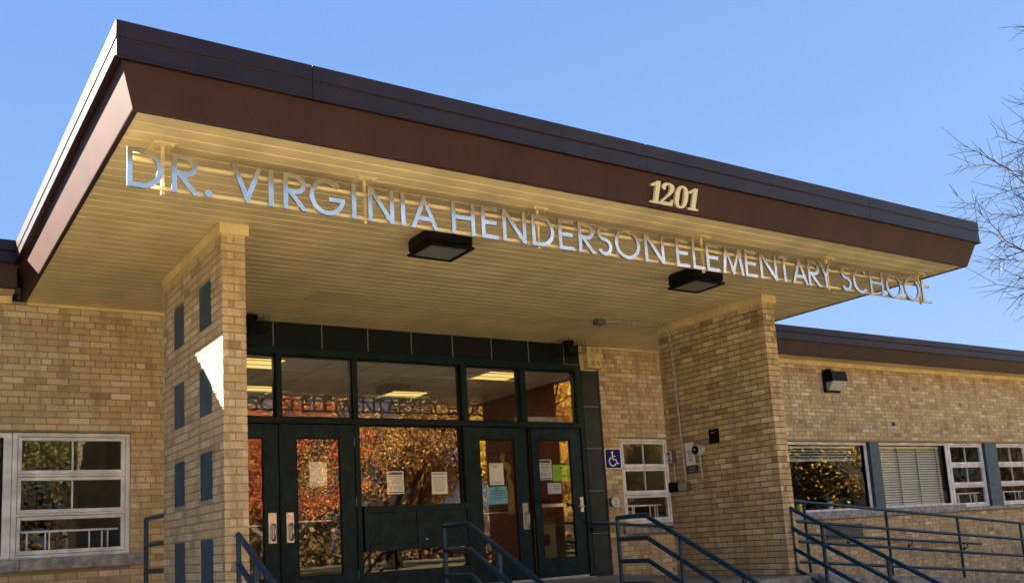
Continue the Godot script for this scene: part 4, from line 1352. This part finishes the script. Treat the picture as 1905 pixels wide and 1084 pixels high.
func build_rails() -> void:
	stair_rail(0.535, 3.13, 3.13, "blue pipe handrail descending in front of the left brick pier")
	stair_rail(2.67, 2.60, 3.06, "blue pipe handrail in front of the centre window and third door")
	stair_rail(4.80, 2.60, 3.06, "blue pipe handrail in front of the right brick pier's inner face")
	stair_rail(6.945, 3.13, 3.13, "blue pipe handrail descending past the front edge of the right pier")
	# guard closing the gap between the left wall and pier
	var g := thing("guard_rail", "blue pipe guard closing the gap between the left wall and the pier", "guard rail", Vector3(0.5, 0, 0.7))
	for i in 4: rail_pipe(g, [Vector3(0.50, 1.035 - i * 0.262, 0.27), Vector3(0.50, 1.035 - i * 0.262, 1.262)], 0.0235, "top_rail" if i == 0 else "rail")
	rail_pipe(g, [Vector3(0.50, 1.035, 0.27), Vector3(0.50, 0.0, 0.27)], 0.0235, "post")
	# guard along the ramp
	var r := thing("ramp_guard", "long blue pipe guard sloping down along the ramp before the right wing", "guard rail", Vector3(12, 0, 1.3))
	var y := func(x): return 0.901 - 0.0940 * (x - 9.19)
	for i in 4: rail_pipe(r, [Vector3(7.05, y.call(7.05) - i * 0.2875, 1.3), Vector3(22.4, y.call(22.4) - i * 0.2875, 1.3)], 0.0235, "top_rail" if i == 0 else "rail")
	for k in 8:
		var x: float = 7.48 + 1.89 * k
		rail_pipe(r, [Vector3(x, y.call(x), 1.3), Vector3(x, maxf(-0.998, y.call(x) - 1.10), 1.3)], 0.0225, "post")
	# handrail fixed to the wall
	var w := thing("wall_handrail", "blue wall handrail on brackets sloping from the doors down along the ramp", "handrail", Vector3(11, 0, 0.08))
	var wy := func(x): return 0.775 - 0.0842 * (x - 6.40) if x > 6.4 else 0.775
	rail_pipe(w, [Vector3(6.40, wy.call(6.40), 0.08), Vector3(15.76, wy.call(15.76), 0.08)], 0.021, "top_rail")
	for x in [6.47, 8.6, 10.25, 11.93, 13.62, 15.32]:
		var b := MB.new()
		b.tube([Vector3(x, wy.call(x) - 0.018, 0.08), Vector3(x, wy.call(x) - 0.055, 0.075), Vector3(x, wy.call(x) - 0.09, 0.045), Vector3(x, wy.call(x) - 0.10, 0.0)], 0.008, 8)
		b.cyl(Vector3(x, wy.call(x) - 0.10, 0.0), Vector3(x, wy.call(x) - 0.10, 0.008), 0.032, 0.030, 16)
		put(b, "bracket", M.black, w)


# ---------- ground, steps, trees ----------
func ground_y(x: float, z: float) -> float:
	var t := clampf((z - 9.0) / 18.0, 0.0, 1.0)
	return -1.0 + 0.7 * t * t * (3 - 2 * t)

func sheet(x0: float, x1: float, z0: float, z1: float, nx: int, nz: int, lift: float) -> MB:
	var mb := MB.new()
	for i in nx:
		for k in nz:
			var xa := lerpf(x0, x1, float(i) / nx)
			var xb := lerpf(x0, x1, float(i + 1) / nx)
			var za := lerpf(z0, z1, float(k) / nz)
			var zb := lerpf(z0, z1, float(k + 1) / nz)
			mb.quad(Vector3(xa, ground_y(xa, zb) + lift, zb), Vector3(xb, ground_y(xb, zb) + lift, zb), Vector3(xb, ground_y(xb, za) + lift, za), Vector3(xa, ground_y(xa, za) + lift, za))
	return mb

func structure(mb: MB, called: String, m: Material, parent: Node = null) -> MeshInstance3D:
	var o := put(mb, called, m, parent)
	o.set_meta("kind", "structure")
	return o

func build_ground() -> void:
	structure(sheet(-300, 300, -300, 300, 6, 200, 0.0), "lawn", M.lawn)
	structure(sheet(-16.0, 24.0, 5.35, 19.0, 2, 30, 0.004), "forecourt", M.path)
	structure(sheet(-120, 150, 40.0, 48.0, 6, 2, 0.004), "road", M.asphalt)
	var mb := MB.new()                                   # landing, sloped a little for drainage
	var y0 := 0.035
	mb.box(Vector3(0.44, -1.05, 1.30), Vector3(7.10, -0.20, 3.34))
	for q in [[0.44, 7.10, 1.26, 3.345], [0.44, 6.9, -0.12, 1.26]]:
		var ya: float = y0 - 0.0112 * (q[2] if q[2] > 0 else 0.0)
		var yb: float = y0 - 0.0112 * q[3]
		var p := [Vector3(q[0], ya, q[2]), Vector3(q[1], ya, q[2]), Vector3(q[1], yb, q[3]), Vector3(q[0], yb, q[3])]
		var d := Vector3(0, -0.16, 0)
		var mid: Vector3 = (p[0] + p[2]) / 2 + d / 2
		mb.quad_out(p[0], p[1], p[2], p[3], mid)
		for i in 4: mb.quad_out(p[i], p[(i + 1) % 4], p[(i + 1) % 4] + d, p[i] + d, mid)
	structure(mb, "landing", M.concrete)
	for k in 5:
		var st := MB.new()
		var top := -0.165 * (k + 1)
		st.box(Vector3(0.44, -1.05, 3.346 + 0.34 * k), Vector3(7.04, top, 3.346 + 0.34 * (k + 1) - 0.001), 0.008)
		structure(st, "step", M.concrete)
	for s in [[0.20, 0.437], [7.043, 7.28]]:              # cheek walls under the outer rails
		var ck := MB.new()
		ck.prism(PackedVector2Array([Vector2(3.16, -1.05), Vector2(3.16, 0.002), Vector2(3.36, 0.002), Vector2(5.1, -0.84), Vector2(5.1, -1.05)]), Vector3(s[0], 0, 0), Vector3(0, 0, 1), Vector3.UP, Vector3(s[1] - s[0], 0, 0))
		structure(ck, "cheek_wall", M.concrete)
	var rp := MB.new()                                   # ramp along the wall
	var prof := PackedVector2Array([Vector2(6.905, 0.02), Vector2(7.1, 0.005), Vector2(18.0, -0.98), Vector2(18.0, -1.05), Vector2(6.905, -1.05)])
	rp.prism(prof, Vector3(0, 0, 0.001), Vector3.RIGHT, Vector3.UP, Vector3(0, 0, 1.255))
	structure(rp, "ramp", M.concrete)
	var kb := MB.new()
	kb.prism(PackedVector2Array([Vector2(7.11, 0.075), Vector2(18.0, -0.91), Vector2(18.0, -1.05), Vector2(7.11, -1.05)]), Vector3(0, 0, 1.258), Vector3.RIGHT, Vector3.UP, Vector3(0, 0, 0.12))
	structure(kb, "ramp_kerb", M.concrete)
	# main roof over the lobby
	rbox(-0.70, 8.24, 3.33, 3.74, -8.4, -0.12, "main_roof", M.seam, null, 0.0).set_meta("kind", "structure")

func limb(mb: MB, a: Vector3, dir: Vector3, length: float, r: float, r2: float, wob: float, seg: int, n: int, sag := 0.0) -> Array:
	var pts := [a]
	var rad := [r]
	var d := dir.normalized()
	for i in n:
		d = (d + Vector3(rng.randf_range(-wob, wob), rng.randf_range(-wob, wob) * 0.7 + sag, rng.randf_range(-wob, wob))).normalized()
		pts.append(pts[-1] + d * length / n)
		rad.append(lerpf(r, r2, float(i + 1) / n))
	mb.tube(pts, rad, seg, false)
	return pts

func round_dir(d: Vector3, spread: float) -> Vector3:
	var a := d.cross(Vector3.UP if absf(d.y) < 0.95 else Vector3.RIGHT).normalized()
	a = a.rotated(d.normalized(), rng.randf() * TAU)
	return d.normalized().rotated(a, spread)

func leaf_mesh() -> ArrayMesh:
	if not mesh_cache.has("leaf"):
		var mb := MB.new()
		mb.quad(Vector3(-0.5, 0, 0.0), Vector3(0, -0.36, 0.10), Vector3(0.5, 0, 0.0), Vector3(0, 0.36, 0.10))
		mesh_cache["leaf"] = mb.mesh()
	return mesh_cache["leaf"]

func foliage(t: Node3D, tips: Array, count: int, spread: float, size: float, colors: Array, called := "crown") -> void:
	var mm := MultiMesh.new()
	mm.transform_format = MultiMesh.TRANSFORM_3D
	mm.use_colors = true
	mm.mesh = leaf_mesh()
	mm.instance_count = count
	for i in count:
		var c: Vector3 = tips[rng.randi() % tips.size()]
		var p := c + Vector3(rng.randfn(0, spread), rng.randfn(0, spread * 0.7), rng.randfn(0, spread))
		var b := Basis(Vector3(rng.randfn(), rng.randfn(), rng.randfn()).normalized(), rng.randf() * TAU).scaled(Vector3.ONE * size * rng.randf_range(0.6, 1.3))
		mm.set_instance_transform(i, Transform3D(b, p - t.position))
		var q: Color = colors[rng.randi() % colors.size()]
		var k := rng.randf_range(0.75, 1.2)
		mm.set_instance_color(i, Color(q.r * k, q.g * k, q.b * k))
	var mi := MultiMeshInstance3D.new()
	mi.name = called
	mi.multimesh = mm
	mi.material_override = M.leaf
	mi.set_meta("kind", "stuff")
	t.add_child(mi, true)

func tree(called: String, label: String, at: Vector3, height: float, radius: float, trunk_r: float, fork: float, leaves: int, size: float, colors: Array, bark: Material) -> void:
	var t := thing(called, label, "tree", at, "trees across the lawn")
	var mb := MB.new()
	var tips := []
	var up := limb(mb, at + Vector3(0, -0.3, 0), Vector3.UP, height * fork + 0.3, trunk_r * 1.25, trunk_r * 0.85, 0.05, 10, 5)
	var top: Vector3 = up[-1]
	for i in 7:
		var lean := rng.randf_range(0.25, 1.05)
		var d := round_dir(Vector3.UP, lean)
		var from: Vector3 = top if i < 4 else up[3 + i % 2]
		var len := (height * (1 - fork)) * rng.randf_range(0.55, 0.95) * (1.0 - 0.25 * lean) + radius * 0.35 * lean
		var p := limb(mb, from, d, len, trunk_r * 0.55, trunk_r * 0.14, 0.16, 6, 6, 0.03)
		for k in range(2, 7):
			for s in 2:
				var dd := round_dir((p[k] - p[k - 1]).normalized(), rng.randf_range(0.5, 1.1))
				var q := limb(mb, p[k], dd, radius * rng.randf_range(0.28, 0.55), trunk_r * 0.22, trunk_r * 0.07, 0.22, 4, 4)
				tips.append(q[2])
				tips.append(q[4])
				for w in 2:
					var q2 := limb(mb, q[2 + w], round_dir((q[3] - q[2]).normalized(), 0.8), radius * 0.2, trunk_r * 0.06, 0.006, 0.25, 3, 3)
					tips.append(q2[3])
	put(mb, "trunk", bark, t)
	if leaves > 0: foliage(t, tips, leaves, radius * 0.075, size, colors)

func build_trees() -> void:
	var red := [Color(0.42, 0.07, 0.02), Color(0.55, 0.13, 0.03), Color(0.30, 0.05, 0.02), Color(0.60, 0.22, 0.04)]
	var rust := [Color(0.26, 0.09, 0.03), Color(0.36, 0.15, 0.04), Color(0.20, 0.07, 0.03), Color(0.48, 0.26, 0.06), Color(0.62, 0.38, 0.04)]
	var yellow := [Color(0.78, 0.48, 0.02), Color(0.85, 0.56, 0.05), Color(0.66, 0.36, 0.02), Color(0.52, 0.34, 0.03)]
	var orange := [Color(0.72, 0.36, 0.03), Color(0.80, 0.46, 0.04), Color(0.55, 0.22, 0.03)]
	var olive := [Color(0.10, 0.11, 0.02), Color(0.16, 0.14, 0.03), Color(0.07, 0.08, 0.02), Color(0.30, 0.24, 0.04)]
	var mottled := [Color(0.04, 0.045, 0.012), Color(0.06, 0.06, 0.015), Color(0.03, 0.03, 0.01), Color(0.40, 0.25, 0.02)]
	var gloom := [Color(0.012, 0.014, 0.005), Color(0.02, 0.018, 0.007), Color(0.03, 0.022, 0.008)]
	var dark := [Color(0.05, 0.06, 0.015), Color(0.08, 0.075, 0.02), Color(0.14, 0.09, 0.02)]
	var g := func(x, z): return Vector3(x, ground_y(x, z), z)
	tree("maple_tree", "red maple with a low fork across the lawn from the doors", g.call(12.4, 27.5), 7.4, 3.0, 0.24, 0.28, 28000, 0.10, red, M.bark_pale)
	tree("maple_tree", "rust brown tree between the red maple and the yellow maple", g.call(19.6, 32.5), 11.0, 4.6, 0.34, 0.22, 32000, 0.11, rust, M.bark)
	tree("maple_tree", "brown half-bare tree set back between the rust and red trees", g.call(16.6, 40.0), 12.0, 5.0, 0.34, 0.22, 14000, 0.13, rust, M.bark)
	tree("maple_tree", "bright yellow maple right of the red one", g.call(26.3, 31.5), 10.0, 4.8, 0.32, 0.25, 42000, 0.11, yellow, M.bark)
	tree("maple_tree", "orange tree between the yellow maples", g.call(29.0, 33.0), 12.0, 4.6, 0.32, 0.25, 34000, 0.12, orange, M.bark)
	tree("maple_tree", "mottled olive and gold maple near the road", g.call(39.0, 36.0), 10.0, 5.5, 0.22, 0.25, 32000, 0.13, mottled, M.bark)
	tree("oak_tree", "olive green oak facing the left windows", g.call(5.5, 33.0), 11.0, 6.0, 0.34, 0.22, 32000, 0.14, olive, M.bark)
	tree("oak_tree", "dark oak beside the olive one", g.call(-4.0, 36.0), 12.0, 6.0, 0.34, 0.22, 12000, 0.26, dark, M.bark)
	tree("oak_tree", "dark oak facing the right wing's windows", g.call(48.0, 27.0), 12.0, 7.0, 0.34, 0.16, 20000, 0.28, gloom, M.bark)
	tree("locust_tree", "thin pale-branched tree with few yellow leaves facing the right wing", g.call(36.0, 16.5), 9.0, 4.0, 0.16, 0.25, 900, 0.16, yellow, M.bark_pale)
	tree("oak_tree", "brown oak at the far right across the lawn", g.call(60.0, 33.0), 12.0, 6.5, 0.34, 0.22, 11000, 0.27, rust, M.bark)
	tree("oak_tree", "dull green oak at the far left across the lawn", g.call(-15.0, 30.0), 11.0, 6.0, 0.34, 0.22, 10000, 0.27, olive, M.bark)
	# the far belt of trees that reads as one mass
	var belt := Node3D.new()
	belt.name = "distant_trees"
	add_child(belt, true)
	tag(belt, "continuous belt of autumn trees beyond the road", "trees", "", "stuff")
	var tips := []
	for i in 420:
		var x := lerpf(-110, 170, i / 419.0)
		tips.append(Vector3(x + rng.randf_range(-1, 1), rng.randf_range(-0.3, 12.0) if i % 3 else rng.randf_range(-0.5, 1.6), rng.randf_range(56, 66)))
	foliage(belt, tips, 150000, 1.3, 0.5, [Color(0.09, 0.045, 0.018), Color(0.14, 0.08, 0.022), Color(0.05, 0.046, 0.016), Color(0.22, 0.12, 0.03), Color(0.07, 0.03, 0.015)], "foliage")
	# bare tree over the right wing
	var at := Vector3(47.6, -1.0, -8.5)
	var t := thing("bare_tree", "leafless tree with fine twigs rising beyond the right wing's roof", "tree", at)
	var mb := MB.new()
	var tw := MB.new()
	var ends := []
	var trunk := limb(mb, at, Vector3(0, 1, 0), 14.0, 0.30, 0.20, 0.04, 10, 8)
	for i in 26:
		var from: Vector3 = trunk[4 + i % 5]
		var d := round_dir(Vector3.UP, rng.randf_range(0.1, 0.95))
		if i % 2 == 0: d = (d + Vector3(-0.75, 0.25, -0.25)).normalized()
		var p := limb(mb, from, d, rng.randf_range(6.0, 10.5), 0.12, 0.022, 0.13, 6, 9, 0.02)
		for k in range(3, 10):
			for s in 2:
				var q := limb(mb, p[k], round_dir((p[k] - p[k - 1]).normalized(), rng.randf_range(0.4, 1.0)), rng.randf_range(2.0, 3.8), 0.032, 0.012, 0.2, 4, 6, -0.02)
				for m in range(1, 7):
					for s2 in 2:
						var u := limb(tw, q[m], round_dir((q[m] - q[m - 1]).normalized(), rng.randf_range(0.4, 1.0)), rng.randf_range(0.6, 1.8), 0.015, 0.007, 0.17, 3, 5, -0.02)
						ends.append(u[5])
	put(mb, "trunk", M.bark, t)
	put(tw, "twigs", M.twig, t, "stuff")
	foliage(t, ends.filter(func(_e): return rng.randf() < 0.1), 500, 0.12, 0.09, [Color(0.20, 0.12, 0.04), Color(0.14, 0.08, 0.03)], "last_leaves")
	# plants on the sill inside the first window of the right wing
	for e in [[11.06, 0.055, 0.13, M.pot_yellow, "yellow plant pot on the sill inside the first right-wing window"], [11.86, 0.05, 0.15, M.pot_white, "white plant pot on the sill inside the first right-wing window"], [12.25, 0.075, 0.11, M.black, "wide dark pot with spiky leaves on the sill inside the first right-wing window"]]:
		var po := thing("plant_pot", e[4], "plant pot", Vector3(e[0], 0.77, -0.22), "pots on the window sill")
		var pm := MB.new()
		pm.tube([Vector3(e[0], 0.77, -0.22), Vector3(e[0], 0.77 + e[2], -0.22), Vector3(e[0], 0.77 + e[2], -0.22), Vector3(e[0], 0.75 + e[2], -0.22)], [e[1] * 0.75, e[1], e[1] * 0.85, e[1] * 0.8], 20)
		put(pm, "pot", e[3], po)
		var lf := MB.new()
		for k in 16:
			var d := round_dir(Vector3.UP, rng.randf_range(0.1, 1.0))
			lf.tube([Vector3(e[0], 0.75 + e[2], -0.22), Vector3(e[0], 0.75 + e[2], -0.22) + d * 0.09, Vector3(e[0], 0.75 + e[2], -0.22) + d * 0.17 + Vector3(0, -0.02, 0)], [0.006, 0.009, 0.001], 5)
		put(lf, "leaves", M.plant, po)


# ---------- sky ----------
func sky_image() -> ImageTexture:
	var w := 512
	var h := 256
	var im := Image.create_empty(w, h, false, Image.FORMAT_RGBF)
	var sun := -SUN_RAY.normalized()
	for j in h:
		var th := PI * (j + 0.5) / h
		var y := cos(th)
		for i in w:
			var ph := TAU * ((i + 0.5) / w - 0.5)
			var d := Vector3(sin(th) * sin(ph), y, -sin(th) * cos(ph))
			var c: Vector3
			if y >= 0.0:
				c = Vector3(0.40, 0.66, 1.08).lerp(Vector3(0.10, 0.275, 0.80), pow(y, 0.72))
				c += Vector3(0.22, 0.17, 0.08) * pow(1.0 - y, 8.0)
			else:
				c = Vector3(0.36, 0.42, 0.5).lerp(Vector3(0.22, 0.19, 0.13), clampf(-y * 6.0, 0, 1))
			var g := acos(clampf(d.dot(sun), -1, 1))
			c += Vector3(0.80, 0.90, 0.56) * exp(-g / 0.42) * (1.0 if y >= 0 else exp(y * 12.0))
			im.set_pixel(i, j, Color(c.x, c.y, c.z))
	return ImageTexture.create_from_image(im)

func _ready() -> void:
	rng.seed = 1201
	# camera, sky, sun, exposure
	var cam := Camera3D.new()
	cam.name = "camera"
	cam.projection = Camera3D.PROJECTION_FRUSTUM
	cam.near = 0.1
	cam.far = 900.0
	var half_w := 952.5 / FOCAL
	cam.size = 2.0 * cam.near * half_w * 582.0 / 1024.0
	cam.frustum_offset = Vector2((952.5 - PP.x) / FOCAL, (PP.y - 542.0) / FOCAL) * cam.near
	cam.transform = Transform3D(Basis(CAM_RIGHT, CAM_UP, -CAM_FWD), CAM_AT)
	add_child(cam)
	cam.current = true
	var env := Environment.new()
	env.background_mode = Environment.BG_SKY
	var sm := PanoramaSkyMaterial.new()
	sm.panorama = sky_image()
	env.sky = Sky.new()
	env.sky.sky_material = sm
	env.background_energy_multiplier = 1.0 / EXPOSURE
	env.tonemap_mode = Environment.TONE_MAPPER_LINEAR
	env.tonemap_exposure = EXPOSURE
	env.sdfgi_enabled = true
	env.ssao_enabled = true
	env.ssil_enabled = true
	var we := WorldEnvironment.new()
	we.name = "world"
	we.environment = env
	add_child(we)
	var sun := DirectionalLight3D.new()
	sun.name = "sun"
	sun.light_energy = 1.6
	sun.light_color = Color(1.0, 0.94, 0.84)
	sun.light_angular_distance = 0.5
	sun.shadow_enabled = true
	sun.basis = Basis.looking_at(SUN_RAY.normalized())
	add_child(sun)
	make_materials()
	M.lamp_lens = mat(0.42, 0.40, 0.36, 0.2, 0.0, blotch, 4.0)
	M.sleeve = mat(0.25, 0.30, 0.36, 0.3)
	# setting and structure
	build_ground()
	build_walls()
	build_pier(0.4268, true, "left brick pier with inset dark blue panels in its side")
	build_pier(6.8222, false, "right brick pier carrying the conduit, camera and notices")
	build_canopy()
	build_entrance()
	# objects
	build_sign()
	build_numbers()
	build_rails()
	build_fixtures()
	build_trees()
